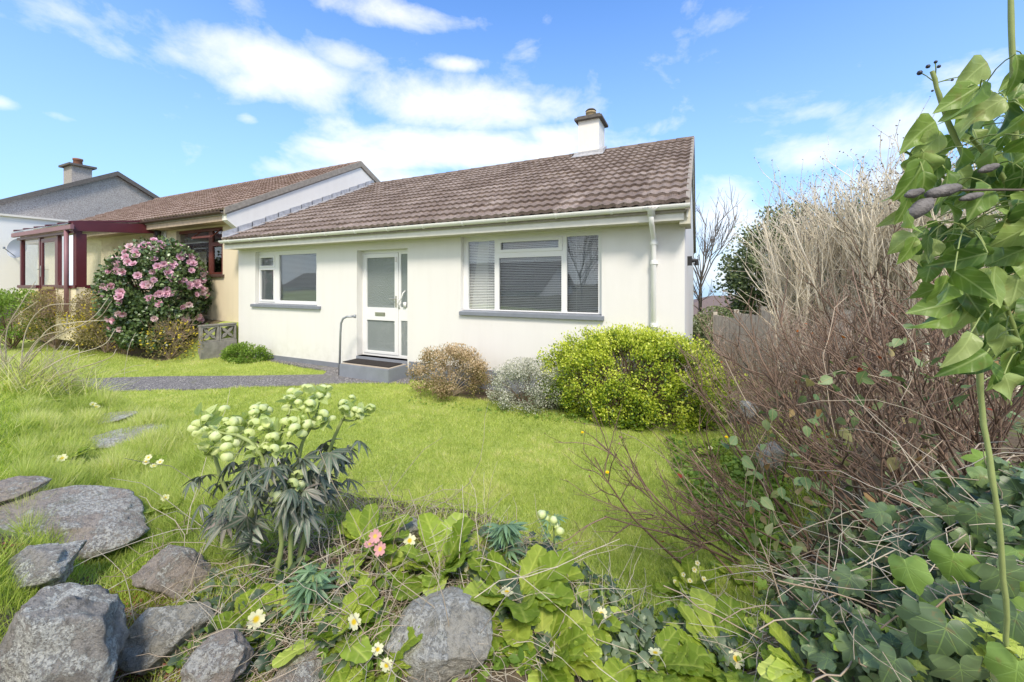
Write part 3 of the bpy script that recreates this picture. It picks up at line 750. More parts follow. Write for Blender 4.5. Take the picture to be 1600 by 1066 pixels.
b.box(dx1+.05, XR+.012, YW-.018, YW-.0125, -.3, .30); b.box(XR+.001, XR+.013, YW+.31, YB, -1.3, .12)
b.build('plinth', M['plinth'], house)
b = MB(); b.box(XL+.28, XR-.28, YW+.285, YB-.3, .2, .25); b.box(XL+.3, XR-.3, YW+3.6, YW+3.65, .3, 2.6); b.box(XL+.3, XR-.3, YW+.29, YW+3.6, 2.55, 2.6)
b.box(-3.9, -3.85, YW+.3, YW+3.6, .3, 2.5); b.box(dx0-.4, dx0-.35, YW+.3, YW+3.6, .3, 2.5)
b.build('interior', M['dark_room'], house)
roof_parts(house, XL+.02, -.115, yE, zE, yR, zR, M['tile'], YB+.35)
# eaves: soffit, fascia, gutter
b = MB(); b.box(XL, XR-.06, 5.53, YW+.02, 2.575, 2.592); b.build('soffit', M['soffit'], house)
b = MB(); b.box(XL-.03, XR+.0, 5.505, 5.528, 2.57, 2.74); b.build('fascia', M['fascia_white'], house, bevel=.003)
b = MB(); b.box(XR-.055, XR+.075, 5.53, YW+.25, 2.52, 2.76); b.build('eaves_box', M['soffit'], house, bevel=.003)
# bargeboard running up the right gable
b = MB(); b.prism([(5.50, 2.60), (5.50, 2.80), (yR, zR-.02), (yR, zR-.20)], XR+.03, -.13)
b.prism([(yR, zR-.20), (yR, zR-.02), (YB+.3, 3.06), (YB+.3, 2.86)], XR+.03, -.13); b.build('bargeboard', M['fascia_white'], house)
b = MB(); gz, gyc, r = 2.765, 5.445, .058
prof = [(gyc + r*math.cos(a), gz + r*1.05*math.sin(a)) for a in [math.pi + math.pi*k/10 for k in range(11)]]
inner = [(gyc + (r-.006)*math.cos(a), gz + (r-.006)*1.05*math.sin(a)) for a in [2*math.pi - math.pi*k/10 for k in range(11)]]
b.prism(prof+inner, XL-.06, -.105)
gut = b.build('gutter', M['gutter_white'], house)
for k in range(13):
    xx = XL + .3 + k*.8
    if xx > -.3: break
    b = MB(); pr2 = [(gyc + (r+.008)*math.cos(a), gz + (r*1.05+.008)*math.sin(a)) for a in [math.pi + math.pi*q/8 for q in range(9)]]
    b.prism(pr2, xx, xx+.03); b.build('bracket', M['gutter_white'], gut)
# downpipe
xd = X_at(1021.5, YW-.06)
b = MB(); b.tube([(xd, gyc, gz-.04), (xd, gyc, gz-.17), (xd, gyc+.05, gz-.24), (xd, YW-.09, gz-.36), (xd, YW-.065, gz-.42), (xd, YW-.065, 0)], .034, 14)
b.tube([(xd, gyc, gz-.02), (xd, gyc, gz-.06), (xd, gyc, gz-.13)], [.12, .05, .045], 14)
dp = b.build('downpipe', M['gutter_white'], house, True)
for z in (gz-.43, gz-.70, 1.2):
    b = MB(); b.tube([(xd, YW-.065, z), (xd, YW-.065, z-.045)], .044, 14); b.box(xd-.05, xd+.05, YW-.03, YW-.002, z-.045, z); b.build('pipe_collar', M['gutter_white'], dp)
# windows
YF = YW+.09
def R(x0, x1, yb, yt, xref=None): return rect(YF, x0, x1, yb, yt, xref or x1, xref or x1)
zb = Z_at(877, 487.3, YF); zt3 = Z_at(935, 367.3, YF)
o_big = (op_big[0]-.02, op_big[1]+.02, op_big[2]+.035, op_big[3]+.02)
P1 = (X_at(731, YF), X_at(772.5, YF), zb, zt3)
P2 = (X_at(779.5, YF), X_at(877, YF), zb, Z_at(877, 400.3, YF))
PTp = (X_at(782.5, YF), X_at(873, YF), Z_at(873, 387.3, YF), Z_at(873, 374.4, YF))
P3 = (X_at(885.5, YF), X_at(934.5, YF), zb, zt3)
c_top = (P2[0]-.02, P2[1]+.02, PTp[2]-.045, PTp[3]+.045)
wbig = window_unit(house, o_big, [P1, P2, PTp, P3], YF, M['upvc'], M['glass'], casements=[c_top],
    sill=(X_at(717, YW-.05), X_at(943, YW-.05), YW-.055, YF, op_big[2]-.045, op_big[2]+.033), sillmat=M['sill'])
blind(wbig, o_big[0]+.05, o_big[1]-.05, zb-.02, zt3+.02, YF+.12)
b = MB(); pts = [(P1[0]-.05+k*.03, YF+.2+.02*math.sin(k*2.1)) for k in range(11)]
for k in range(10): b.add([(pts[k][0]+.0, pts[k][1], zb-.05), (pts[k+1][0], pts[k+1][1], zb-.05), (pts[k+1][0]+(.16-.012*k), pts[k+1][1], zt3+.05), (pts[k][0]+(.16-.012*k), pts[k][1], zt3+.05)], [(0,1,2,3)])
b.build('curtain', M['curtain'], wbig)
zb2 = Z_at(495, 471.2, YF); zt2 = Z_at(495, 395.8, YF)
Q1 = (X_at(407.5, YF), X_at(428, YF), Z_at(428, 415.3, YF), Z_at(428, 402.3, YF))
Q2 = (X_at(407.5, YF), X_at(428, YF), Z_at(428, 469, YF), Z_at(428, 421.7, YF))
Q3 = (X_at(436, YF), X_at(494, YF), zb2, zt2)
o_small = (op_small[0]-.02, op_small[1]+.02, op_small[2]+.035, op_small[3]+.02)
wsm = window_unit(house, o_small, [Q1, Q2, Q3], YF, M['upvc'], M['glass'],
    casements=[(Q1[0]-.045, Q1[1]+.045, Q1[2]-.04, Q1[3]+.04), (Q2[0]-.045, Q2[1]+.045, Q2[2]-.045, Q2[3]+.03)],
    sill=(X_at(391, YW-.05), X_at(498.5, YW-.05), YW-.055, YF, op_small[2]-.045, op_small[2]+.033), sillmat=M['sill'])
blind(wsm, o_small[0]+.05, o_small[1]-.05, zb2-.02, zt2+.02, YF+.075)
# front door
YD = YW+.15
xa, xm, xb_ = X_at(566, YD), X_at(623.5, YD), dx1+.02
zt = op_door[3]+.02
def RD(x0, x1, yb, yt): return (X_at(x0, YD), X_at(x1, YD), Z_at(x1, yb, YD), Z_at(x1, yt, YD))
U = RD(573.6, 617, 481.5, 402); Lw = RD(573.8, 617, 551, 502); SU = RD(626.8, 636, 480.8, 396.6); SL = RD(626.8, 636, 556.6, 502)
SU = (xm+.045, dx1-.005, SU[2], SU[3]); SL = (xm+.045, dx1-.005, SL[2], SL[3])
door_leaf = (xa+.055, xm-.012, .345, U[3]+.085)
b = MB(); b.holed(dx0-.02, xb_, .28, zt, [door_leaf, SU, SL], YD, YD+.06)
dr = b.build('front_door', M['upvc'], house, bevel=.004)
b = MB(); b.holed(door_leaf[0]+.004, door_leaf[1]-.004, door_leaf[2]+.004, door_leaf[3]-.004, [U, Lw], YD-.012, YD+.045); b.build('door_leaf', M['upvc'], dr, bevel=.004)
for p, m_ in ((U, 'glass_frost'), (Lw, 'glass_frost2'), (SU, 'glass_frost'), (SL, 'glass_frost2')):
    b = MB(); b.box(p[0]-.004, p[1]+.004, YD+.015, YD+.03, p[2]-.004, p[3]+.004); b.build('pane', M[m_], dr)
b = MB(); zc = (U[2]+Lw[3])/2; xc = (U[0]+U[1])/2
b.box(xc-.13, xc+.13, YD-.024, YD-.011, zc-.035, zc+.035); b.box(xc-.115, xc+.115, YD-.030, YD-.0245, zc-.02, zc+.02); b.build('letterbox', M['metal'], dr, bevel=.003)
b = MB(); hx = door_leaf[1]-.05; hz_ = U[2]+.14
b.box(hx-.018, hx+.018, YD-.022, YD-.011, hz_-.12, hz_+.10); b.tube([(hx, YD-.02, hz_+.04), (hx, YD-.06, hz_+.04), (hx-.03, YD-.065, hz_+.04), (hx-.13, YD-.062, hz_+.045)], .009, 8); b.build('door_handle', M['metal'], dr)
b = MB(); b.box(xm+.12, xm+.19, YD-.03, YD-.002, hz_-.12, hz_-.02)
b.tube([(xm+.02, YD-.01, hz_-.14), (xm+.02, YD-.06, hz_-.05), (xm+.12, YD-.07, hz_+.06), (xm+.16, YD-.07, hz_+.16), (xm+.16, YD-.01, hz_+.2)], .011, 8); b.build('grab_handle', M['upvc'], dr, True)
b = MB(); b.box(hx-.02, hx+.02, YD-.022, YD-.012, U[2]+.9, U[2]+1.0); b.build('door_number_plate', M['metal'], dr)
# step
b = MB(); sx0, sx1 = X_at(531, 5.3), dx1+.03
b.box(sx0, sx1, 5.28, YW-.02, -.1, .245)
st = b.build('front_step', M['step'], house, bevel=.012)
b = MB(); b.box(sx0+.02, sx1-.02, 5.30, YW-.03, .2455, .249); b.build('tread', M['stepin'], st)
b = MB(); b.box(dx0+.0, dx1, YW-.02, YD+.02, .10, .30); b.build('threshold', M['step'], house)
b = MB(); b.box(dx0+.08, dx1-.05, 5.38, 5.74, .2495, .265); props(b.build('doormat', M['mat'], bevel=.006), 'dark doormat lying on the grey front step', 'doormat')
# chimney
yc0, yc1 = 9.86, 10.5
cx0, cx1 = X_at(903.5, yc0), X_at(936, yc0)
zc1 = 5.92
b = MB(); b.box(cx0, cx1, yc0, yc1, 4.7, zc1)
ch = b.build('chimney', M['render_gable'], house)
b = MB(); b.box(cx0-.085, cx1+.085, yc0-.085, yc1+.085, zc1, zc1+.07); b.box(cx0-.03, cx1+.03, yc0-.03, yc1+.03, zc1+.07, zc1+.12); b.build('chimney_cap', M['slab'], ch, bevel=.01)
b = MB(); b.lathe([(.13,0), (.12,.04), (.11,.16), (.135,.17), (.135,.21), (.10,.22), (.09,.1)], ((cx0+cx1)/2-.02, (yc0+yc1)/2, zc1+.11)); b.build('chimney_pot', M['pot'], ch, True)
b = MB(); b.lathe([(.11,0), (.14,.01), (.10,.05), (0,.06)], ((cx0+cx1)/2-.02, (yc0+yc1)/2, zc1+.34)); b.build('pot_cowl', M['slab'], ch, True)
slp = (zR-zE)/(yR-yE)
b = MB(); za = zE+slp*(yc0-yE)
b.prism([(yc0-.22, za-slp*.22+.05), (yc0-.22, za-slp*.22+.062), (yc0-.004, za+.075), (yc0-.004, za+.13), (yc0-.012, za+.13), (yc0-.012, za+.06)], cx0-.12, cx1+.14)
b.prism([(yc0-.1, za+.02), (yR, zR+.08), (yR, zR+.14), (yc0-.1, za+.1)], cx1+.002, cx1+.12); b.build('flashing', M['lead'], ch)
# lead flashing along the neighbour's gable
b = MB(); nseg = 14
for k in range(nseg):
    u0, u1 = k/nseg, (k+1)/nseg
    ya, yb = yE+(yR-yE)*u0, yE+(yR-yE)*u1; zaa, zbb = zE+(zR-zE)*u0, zE+(zR-zE)*u1
    b.prism([(ya, zaa+.03+.02), (yb+.02, zbb+.05), (yb+.02, zbb+.19-.012), (ya, zaa+.19)], XL+.004, XL+.016)
    b.prism([(ya, zaa+.045), (yb+.02, zbb+.045), (yb+.02, zbb+.06), (ya, zaa+.062)], XL+.017, XL+.17)
b.build('party_wall_flashing', M['lead'], house)
# flue terminal / light on gable
b = MB(); yy = 7.1; b.box(XR+.001, XR+.07, yy-.05, yy+.05, 2.05, 2.2); b.tube([(XR+.07, yy, 2.13), (XR+.14, yy, 2.13), (XR+.14, yy, 2.05)], .035, 10)
b.build('outside_light', M['black_plastic'], house)
# grab rail by the step
b = MB(); p0 = at(528, 7.05, z=-.05)
q = [(530,575,7.5),(532,520,7.5),(533,505,7.5),(536,498,7.5),(542,495,7.5),(553,494.5,7.5)]
pts = [at(q[0][0], 7.5, z=-.05)] + [at(a, t_, py_) for a, py_, t_ in q[1:]]
b.tube(pts, .02, 12); b.tube([pts[-1], pts[-1]+Vector((.03, .02, 0))], .032, 12)
props(b.build('handrail', M['rail'], None, True), 'bent grey metal grab rail standing left of the front step', 'handrail')

# ------------------------------------------------------------------ NEIGHBOUR BUNGALOW
YN = 5.92; nzE, nyE, nyR, nzR = 3.52, 5.5, 9.65, 5.78; NXL = -23.5
nb = thing('neighbour_bungalow', 'cream rendered bungalow next door with brown tiled roof and dark framed window', 'house', (-16, YN, .8))
nzT = 3.35; nYB = 13.7
nwin = (X_at(275.5, YN), X_at(348, YN), Z_at(348, 430, YN), Z_at(348, 353.5, YN))
b = MB(); b.holed(NXL, XL-.002, .55, nzT, [nwin], YN, YN+.28); b.build('wall', M['render_cream'], nb)
b = MB(); b.prism([(YN+.285, .5), (YN+.285, nzE-.10+(YN+.285-nyE)*(nzR-nzE)/(nyR-nyE)), (nyR, nzR-.10), (nYB, 3.5), (nYB, .5)], XL-.3, XL-.001); b.build('gable_wall', M['render_gable'], nb); b = MB()
b.prism([(nyE+.05, nzE-.24), (nyE+.05, nzE-.06), (YN+.284, nzE-.06+(YN+.234-nyE)*(nzR-nzE)/(nyR-nyE)), (YN+.284, 2.5), (YN-.01, 2.5), (YN-.01, nzE-.5)], XL-.2, XL-.001)
b.prism([(YN+.285, .5), (YN+.285, nzT), (nyR, nzR-.2), (nYB, 3.5), (nYB, .5)], NXL, NXL+.28)
b.build('gable_wall', M['render_gable'], nb)
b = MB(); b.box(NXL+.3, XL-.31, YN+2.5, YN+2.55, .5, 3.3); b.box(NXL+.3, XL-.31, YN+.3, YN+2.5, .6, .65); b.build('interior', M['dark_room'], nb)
roof_parts(nb, NXL, XL+.03, nyE, nzE, nyR, nzR, M['tile2'], nYB+.3)
b = MB(); b.box(NXL, XL-.21, nyE+.06, nyE+.085, nzE-.25, nzE-.05); b.build('fascia', M['beige_board'], nb)
b = MB(); b.box(NXL, XL-.21, nyE+.086, YN-.002, nzE-.25, nzE-.235); b.build('soffit', M['beige_board'], nb)
b = MB(); gyc2, gz2 = nyE+.0, nzE-.03
b.prism([(gyc2 + .058*math.cos(a), gz2 + .06*math.sin(a)) for a in [math.pi + math.pi*k/10 for k in range(11)]] + [(gyc2 + .052*math.cos(a), gz2 + .054*math.sin(a)) for a in [2*math.pi - math.pi*k/10 for k in range(11)]], NXL, XL-.1)
b.build('gutter', M['brown_gutter'], nb)
YNF = YN+.07
na = (X_at(279, YNF), X_at(326, YNF), Z_at(347, 425.5, YNF)+.0, Z_at(347, 358, YNF)-.03)
nb1 = (X_at(332, YNF), X_at(346, YNF), na[2], Z_at(346, 384, YNF))
nb2 = (X_at(332, YNF), X_at(346, YNF), Z_at(346, 378, YNF), na[3])
nw = window_unit(nb, (nwin[0]-.02, nwin[1]+.02, nwin[2]+.03, nwin[3]+.02), [na, nb1, nb2], YNF, M['brown_wood'], M['glass'],
    sill=(nwin[0]-.06, nwin[1]+.08, YN-.06, YNF, nwin[2]-.05, nwin[2]+.028), sillmat=M['brown_gutter'])
b = MB(); aa = nb2; y0_, z0_ = YNF-.02, aa[3]+.03      # top light propped open
for (xa_, xb2) in ((aa[0]-.5, aa[0]-.46), (aa[1]-.0, aa[1]+.04)):
    b.add([(xa_,y0_,z0_), (xb2,y0_,z0_), (xb2,y0_-.22,z0_-.2), (xa_,y0_-.22,z0_-.2), (xa_,y0_,z0_-.03), (xb2,y0_,z0_-.03), (xb2,y0_-.22,z0_-.23), (xa_,y0_-.22,z0_-.23)],
          [(0,1,2,3),(7,6,5,4),(0,3,7,4),(1,5,6,2),(3,2,6,7),(0,4,5,1)])
b.box(aa[0]-.46, aa[1], y0_-.24, y0_-.21, z0_-.24, z0_-.19); b.box(aa[0]-.46, aa[1], y0_-.02, y0_, z0_-.03, z0_+.01)
b.build('open_casement', M['brown_wood'], nw)
# wall lantern
lx = X_at(252, YN)+.16; lz = Z_at(252, 369, YN)
wl = thing('wall_lantern', 'small black lantern on a white plate on the cream wall beside the porch', 'wall lamp', (lx, YN, lz))
b = MB(); b.box(lx-.14, lx+.14, YN-.025, YN-.002, lz-.30, lz+.22); b.build('backplate', M['upvc'], wl, bevel=.01)
b = MB(); b.tube([(lx, YN-.02, lz-.12), (lx, YN-.12, lz-.16), (lx, YN-.16, lz-.05)], .012, 8); b.lathe([(.03,-.05), (.055,.0), (.06,.09), (.09,.1), (.02,.17), (0,.19)], (lx, YN-.16, lz), 12)
b.build('lantern', M['black_plastic'], wl)

# ------------------------------------------------------------------ PORCH / CONSERVATORY
pxr, pyf = -14.1, 4.18; pxl = X_at(29, pyf); pz0 = .3; pzs = 1.66; pzt = 3.02
porch = thing('glazed_porch', 'maroon framed glazed lean-to porch on low cream walls', 'porch', ((pxl+pxr)/2, pyf, .8))
dxa, dxb = X_at(59, pyf), X_at(87, pyf)
b = MB(); b.box(pxl, dxa, pyf, pyf+.15, pz0, pzs-.03); b.build('dwarf_wall', M['render_cream'], porch); b = MB(); b.box(dxb, pxr, pyf, pyf+.15, pz0, pzs-.03)
b.box(pxr-.15, pxr, pyf+.15, YN-.003, pz0, pzs-.03); b.build('dwarf_wall', M['render_cream'], porch); b = MB(); b.box(pxl, pxl+.15, pyf+.151, YN-.003, pz0, pzs-.03)
b.build('dwarf_wall', M['render_cream'], porch)
b = MB()
def post(x0, x1, y0=pyf+.02, y1=pyf+.1, z0=pzs, z1=pzt): b.box(x0, x1, y0, y1, z0, z1)
post(pxl+.02, pxl+.13); post(dxa-.02, dxa+.09, z0=.9); post(dxb-.06, dxb+.06, z0=.9); post(pxr-.2, pxr-.005, pyf+.01, pyf+.2)
b.box(pxl-.01, dxa-.02, pyf-.03, pyf+.14, pzs-.03, pzs+.05); b.box(dxb+.06, pxr+.03, pyf-.03, pyf+.009, pzs-.03, pzs+.05)
b.box(pxl-.03, pxr, pyf-.03, pyf+.12, pzt, pzt+.07)
b.box(pxr-.12, pxr+.03, pyf+.2, YN-.003, pzs-.03, pzs+.05)
b.box(pxr-.1, pxr-.01, YN-.15, YN-.004, pzs+.05, pzt+.2); b.box(pxl+.02, pxl+.1, pyf+.1, YN-.003, pzs, pzs+.05)
b.build('frame', M['maroon'], porch, bevel=.006)
b = MB(); b.add([(pxr-.12,pyf-.06,pzt+.04),(pxr+.04,pyf-.06,pzt+.04),(pxr+.04,YN-.004,pzt+.18),(pxr-.12,YN-.004,pzt+.18),
    (pxr-.12,pyf-.06,pzt+.28),(pxr+.04,pyf-.06,pzt+.28),(pxr+.04,YN-.004,pzt+.44),(pxr-.12,YN-.004,pzt+.44)],
    [(0,3,2,1),(4,5,6,7),(0,1,5,4),(1,2,6,5),(2,3,7,6),(3,0,4,7)])
b.build('side_beam', M['maroon'], porch, bevel=.008)
b = MB(); b.add([(pxl-.1,pyf-.12,pzt+.08),(pxr+.1,pyf-.12,pzt+.08),(pxr+.1,pyf-.12,pzt+.2),(pxl-.1,pyf-.12,pzt+.2),(pxl-.1,pyf-.05,pzt+.08),(pxr+.1,pyf-.05,pzt+.08),(pxr+.1,pyf-.05,pzt+.2),(pxl-.1,pyf-.05,pzt+.2)],
    [(0,1,2,3),(7,6,5,4),(0,3,7,4),(1,5,6,2),(3,2,6,7),(0,4,5,1)]); b.build('gutter', M['maroon_pink'], porch, bevel=.01)
b = MB(); y0, y1 = pyf-.1, YN-.005; zz0, zz1 = pzt+.22, pzt+.50
b.add([(pxl-.12,y0,zz0),(pxr-.13,y0,zz0),(pxr-.13,y1,zz1),(pxl-.12,y1,zz1),(pxl-.12,y0,zz0+.03),(pxr-.13,y0,zz0+.03),(pxr-.13,y1,zz1+.03),(pxl-.12,y1,zz1+.03)],
      [(0,3,2,1),(4,5,6,7),(0,1,5,4),(1,2,6,5),(2,3,7,6),(3,0,4,7)]); b.build('roof', M['glass_porch'], porch)
for k in range(6):
    xx = pxl + (pxr-pxl)*(k+.0)/5 - .13*(k == 5) - .03*(0 < k < 5)
    b = MB(); b.add([(xx,y0,zz0+.031),(xx+.06,y0,zz0+.031),(xx+.06,y1,zz1+.031),(xx,y1,zz1+.031),(xx,y0,zz0+.08),(xx+.06,y0,zz0+.08),(xx+.06,y1,zz1+.08),(xx,y1,zz1+.08)],
      [(0,3,2,1),(4,5,6,7),(0,1,5,4),(1,2,6,5),(2,3,7,6),(3,0,4,7)]); b.build('glazing_bar', M['maroon'], porch)
b = MB(); b.tube([(pxr-.32, pyf-.07, pzt+.1), (pxr-.32, pyf-.07, .9)], .045, 12); b.build('downpipe', M['maroon_pink'], porch, True)
b = MB(); b.holed(dxa+.095, dxb-.065, .85, pzt-.03, [(dxa+.20, dxb-.17, 1.72, pzt-.14), (dxa+.20, dxb-.17, 1.0, 1.55)], pyf+.03, pyf+.08)
pd = b.build('porch_door', M['maroon'], porch, bevel=.005)
b = MB(); b.add([(dxa+.19,pyf+.05,1.71),(dxb-.16,pyf+.05,1.71),(dxb-.16,pyf+.05,pzt-.13),(dxa+.19,pyf+.05,pzt-.13)], [(0,1,2,3)]); b.build('pane', M['glass_porch'], pd)
b = MB(); b.box(dxa+.19, dxb-.16, pyf+.045, pyf+.055, .99, 1.56); b.build('lower_panel', M['maroon'], pd)
b = MB(); b.box(dxa+.25, dxb-.22, pyf+.018, pyf+.03, 1.60, 1.67); b.build('letterbox', M['brass'], pd)
b = MB(); b.box(dxa+.12, dxa+.15, pyf+.01, pyf+.03, 1.95, 2.25); b.tube([(dxa+.135, pyf+.01, 2.15), (dxa+.135, pyf-.04, 2.15), (dxa+.23, pyf-.04, 2.15)], .012, 8); b.build('door_handle', M['metal'], pd)
for (x0, x1) in ((pxl+.13, dxa-.02), (dxb+.06, pxr-.2)):
    b = MB(); b.add([(x0,pyf+.06,pzs+.05),(x1,pyf+.06,pzs+.05),(x1,pyf+.06,pzt),(x0,pyf+.06,pzt)], [(0,1,2,3)]); b.build('pane', M['glass_porch'], porch)
b = MB(); b.add([(pxr-.06,pyf+.2,pzs+.05),(pxr-.06,YN-.15,pzs+.05),(pxr-.06,YN-.15,pzt+.17),(pxr-.06,pyf+.2,pzt+.06)], [(0,1,2,3)]); b.build('pane', M['glass_porch'], porch)
b = MB(); b.add([(pxl+.06,pyf+.1,pzs+.05),(pxl+.06,YN-.01,pzs+.05),(pxl+.06,YN-.01,pzt+.3),(pxl+.06,pyf+.1,pzt+.06)], [(0,1,2,3)]); b.build('pane', M['glass_porch'], porch)

# pierced block wall at the plot boundary
pw = thing('pierced_block_wall', 'short grey concrete block wall with two patterned pierced blocks beside the house corner', 'garden wall', (XL-.1, 5.4, 0))
b = MB(); b.box(XL-.16, XL-.03, 5.02, 5.79, -.15, .40); b.build('base_course', M['concrete'], pw, bevel=.006)
b = MB(); b.box(XL-.165, XL-.025, 5.02, 5.79, .765, .80); b.build('coping', M['concrete'], pw, bevel=.006)
for y0 in (5.03, 5.41):
    b = MB(); y1 = y0+.37; z0, z1 = .403, .762; ym, zm = (y0+y1)/2, (z0+z1)/2; X0, X1 = XL-.15, XL-.04
    for (a, bb_, c, d) in ((y0, y0+.035, z0, z1), (y1-.035, y1, z0, z1), (y0+.036, y1-.036, z0, z0+.035), (y0+.036, y1-.036, z1-.035, z1)): b.box(X0, X1, a, bb_, c, d)
    for k in range(4):                        # four pointed petals round the centre
        a = math.pi/4+k*math.pi/2; L = .19; px_, pz_ = math.cos(a), math.sin(a)
        b.prism([(ym+.02*pz_, zm-.02*px_), (ym+px_*L*.5+.035*pz_, zm+pz_*L*.5-.035*px_), (ym+px_*L, zm+pz_*L), (ym+px_*L*.5-.035*pz_, zm+pz_*L*.5+.035*px_), (ym-.02*pz_, zm+.02*px_)], X0+.02+k*.001, X1-.015-k*.001)
    b.build('pierced_block', M['concrete'], pw)

# ------------------------------------------------------------------ FAR LEFT HOUSES
fx = -27.0; fyr, fzr = 9.45, 7.45; fye, fze = 4.6, 4.65
fh = thing('roughcast_house', 'grey pebbledashed gable house with clay chimney pot behind the porch', 'house', (fx-4, 9, 1))
b = MB(); b.prism([(fye+.3, .5), (fye+.3, fze+.1), (fyr, fzr-.12), (14.3, 4.8), (14.3, .5)], fx-12, fx); b.build('wall', M['pebble'], fh)
b = MB(); sl = (fzr-fze)/(fyr-fye)
b.prism([(fye, fze), (fyr, fzr), (14.7, fzr-(14.7-fyr)*sl), (14.7, fzr-(14.7-fyr)*sl-.14), (fyr, fzr-.16), (fye, fze-.14)], fx-12.2, fx+.15); b.build('roof', M['tile_far'], fh)
b = MB(); b.prism([(fye-.02, fze-.16), (fye-.02, fze+.03), (fyr, fzr+.05), (14.7, fzr+.05-(14.7-fyr)*sl), (14.7, fzr-.16-(14.7-fyr)*sl), (fyr, fzr-.17)], fx+.151, fx+.2); b.build('verge', M['slab'], fh)
cxx = -31.6
b = MB(); b.box(cxx-.55, cxx+.55, fyr-.4, fyr+.4, 6.8, 8.25); c_ = b.build('chimney', M['pebble'], fh)
b = MB(); b.box(cxx-.72, cxx+.72, fyr-.55, fyr+.55, 8.251, 8.36); b.build('chimney_cap', M['slab'], c_)
b = MB(); b.lathe([(.2,0), (.18,.3), (.21,.32), (.21,.42), (.15,.43), (0,.40)], (cxx, fyr, 8.36), 14); b.build('chimney_pot', M['pot_red'], c_, True)
ex = thing('white_extension', 'low white rendered flat topped extension at the left edge behind the porch', 'extension', (-25.5, 4, 1))
b = MB(); b.box(fx+.01, -24.2, 1.5, 7.2, 1.35, 4.36); b.build('wall', M['upvc'], ex)
b = MB(); b.box(fx+.02, -24.17, 1.48, 7.22, .0, 1.345); b.build('plinth', M['slab'], ex)
b = MB(); b.box(fx-.0, -24.1, 1.4, 7.3, 4.361, 4.44); b.build('roof_edge', M['fascia_white'], ex)
dt = 13.0
dc = at(26, dt+1.2, 388)
ds = thing('satellite_dish', 'round blue grey satellite dish beside the left porch window', 'satellite dish', dc)
b = MB(); nn = 24; vs_ = [(0, 0, -.10)]
for rr in (.5, 1.0): vs_ += [(.30*rr*math.cos(2*math.pi*k/nn), .36*rr*math.sin(2*math.pi*k/nn), -.10*(1-rr*rr)) for k in range(nn)]
fs_ = [(0, 1+k, 1+(k+1) % nn) for k in range(nn)] + [(1+k, 1+nn+k, 1+nn+(k+1) % nn, 1+(k+1) % nn) for k in range(nn)]
rot = Matrix.Translation(dc) @ Matrix.Rotation(math.radians(35), 4, 'Z') @ Matrix.Rotation(math.radians(80), 4, 'X')
b.add([rot @ Vector(v) for v in vs_], fs_); b.add([rot @ (Vector(v)-Vector((0,0,.012))) for v in vs_], [f[::-1] for f in fs_]); b.build('dish', M['dish'], ds, True)
b = MB(); b.tube([rot @ Vector((0,-.3,0)), rot @ Vector((0,-.1,.4))], .012, 8); b.lathe([(.03,-.03), (.03,.04), (0,.05)], rot @ Vector((0,-.1,.4)), 10)
b.tube([rot @ Vector((0,0,-.11)), Vector((-24.18, dc.y+.3, dc.z-.15))], .02, 8); b.build('feed_arm', M['dish'], ds)

# ------------------------------------------------------------------ far right: roof, fence, hedge
fr = thing('distant_house', 'distant brown hip roofed house beyond the fence', 'house', at(1125, 28, z=0))
def q4(pts): return [tuple(p) for p in pts]
A = at(1040, 26, 492); B_ = at(1240, 26, 488); C_ = at(1112, 31, 462); D_ = at(1200, 31, 462); E_ = at(1040, 37, 488); F_ = at(1240, 37, 488)
b = MB(); z_ = A.z; pts = [Vector((p.x, p.y, z_)) for p in (A, B_, F_, E_)] + [C_, D_]
b.add(pts, [(0,1,5,4), (1,2,5), (2,3,4,5), (3,0,4)]); b.add([p-Vector((0,0,.1)) for p in pts[:4]], [(3,2,1,0)]); b.build('roof', M['tile_far'], fr)
b = MB(); cc = sum((Vector((p.x, p.y, z_)) for p in pts[:4]), Vector())/4
ins = [cc + (Vector((p.x, p.y, z_))-cc)*.93 for p in pts[:4]]
b.add([Vector((p.x, p.y, z_-.11)) for p in ins] + [Vector((p.x, p.y, -9)) for p in ins], [(0,1,5,4),(1,2,6,5),(2,3,7,6),(3,0,4,7)]); b.build('wall', M['render_gable'], fr)
fn = thing('timber_fence', 'weathered grey vertical board fence along the right boundary', 'fence', at(1180, 9, z=-.6))
FA, FB = at(1114, 10.5, 491), at(1330, 5.6, 470); nbp = 4
for k in range(nbp):
    a = FA.lerp(FB, k/nbp); c = FA.lerp(FB, (k+1)/nbp); d = (c-a).normalized(); d.z = 0; nrm = Vector((-d.y, d.x, 0))
    b = MB(); L = (c-a).length; nb_ = int(L/.11)
    for i in range(nb_):
        p = a.lerp(c, i/nb_); q_ = a.lerp(c, (i+.93)/nb_); zt_ = a.z + random.uniform(-.012, .012); off = nrm*(.006 if i % 2 else 0)
        vs_ = [p+off, q_+off, q_+off+nrm*.015, p+off+nrm*.015]
        b.add([Vector((v.x, v.y, -1.3)) for v in vs_] + [Vector((v.x, v.y, zt_)) for v in vs_], [(0,3,2,1),(4,5,6,7),(0,1,5,4),(1,2,6,5),(2,3,7,6),(3,0,4,7)])
    b.build('board_panel', M['fence'], fn)
    b = MB(); p = a + nrm*.06
    b.box(p.x-.05, p.x+.05, p.y-.05, p.y+.05, -1.3, a.z+.06); b.build('fence_post', M['fence'], fn)

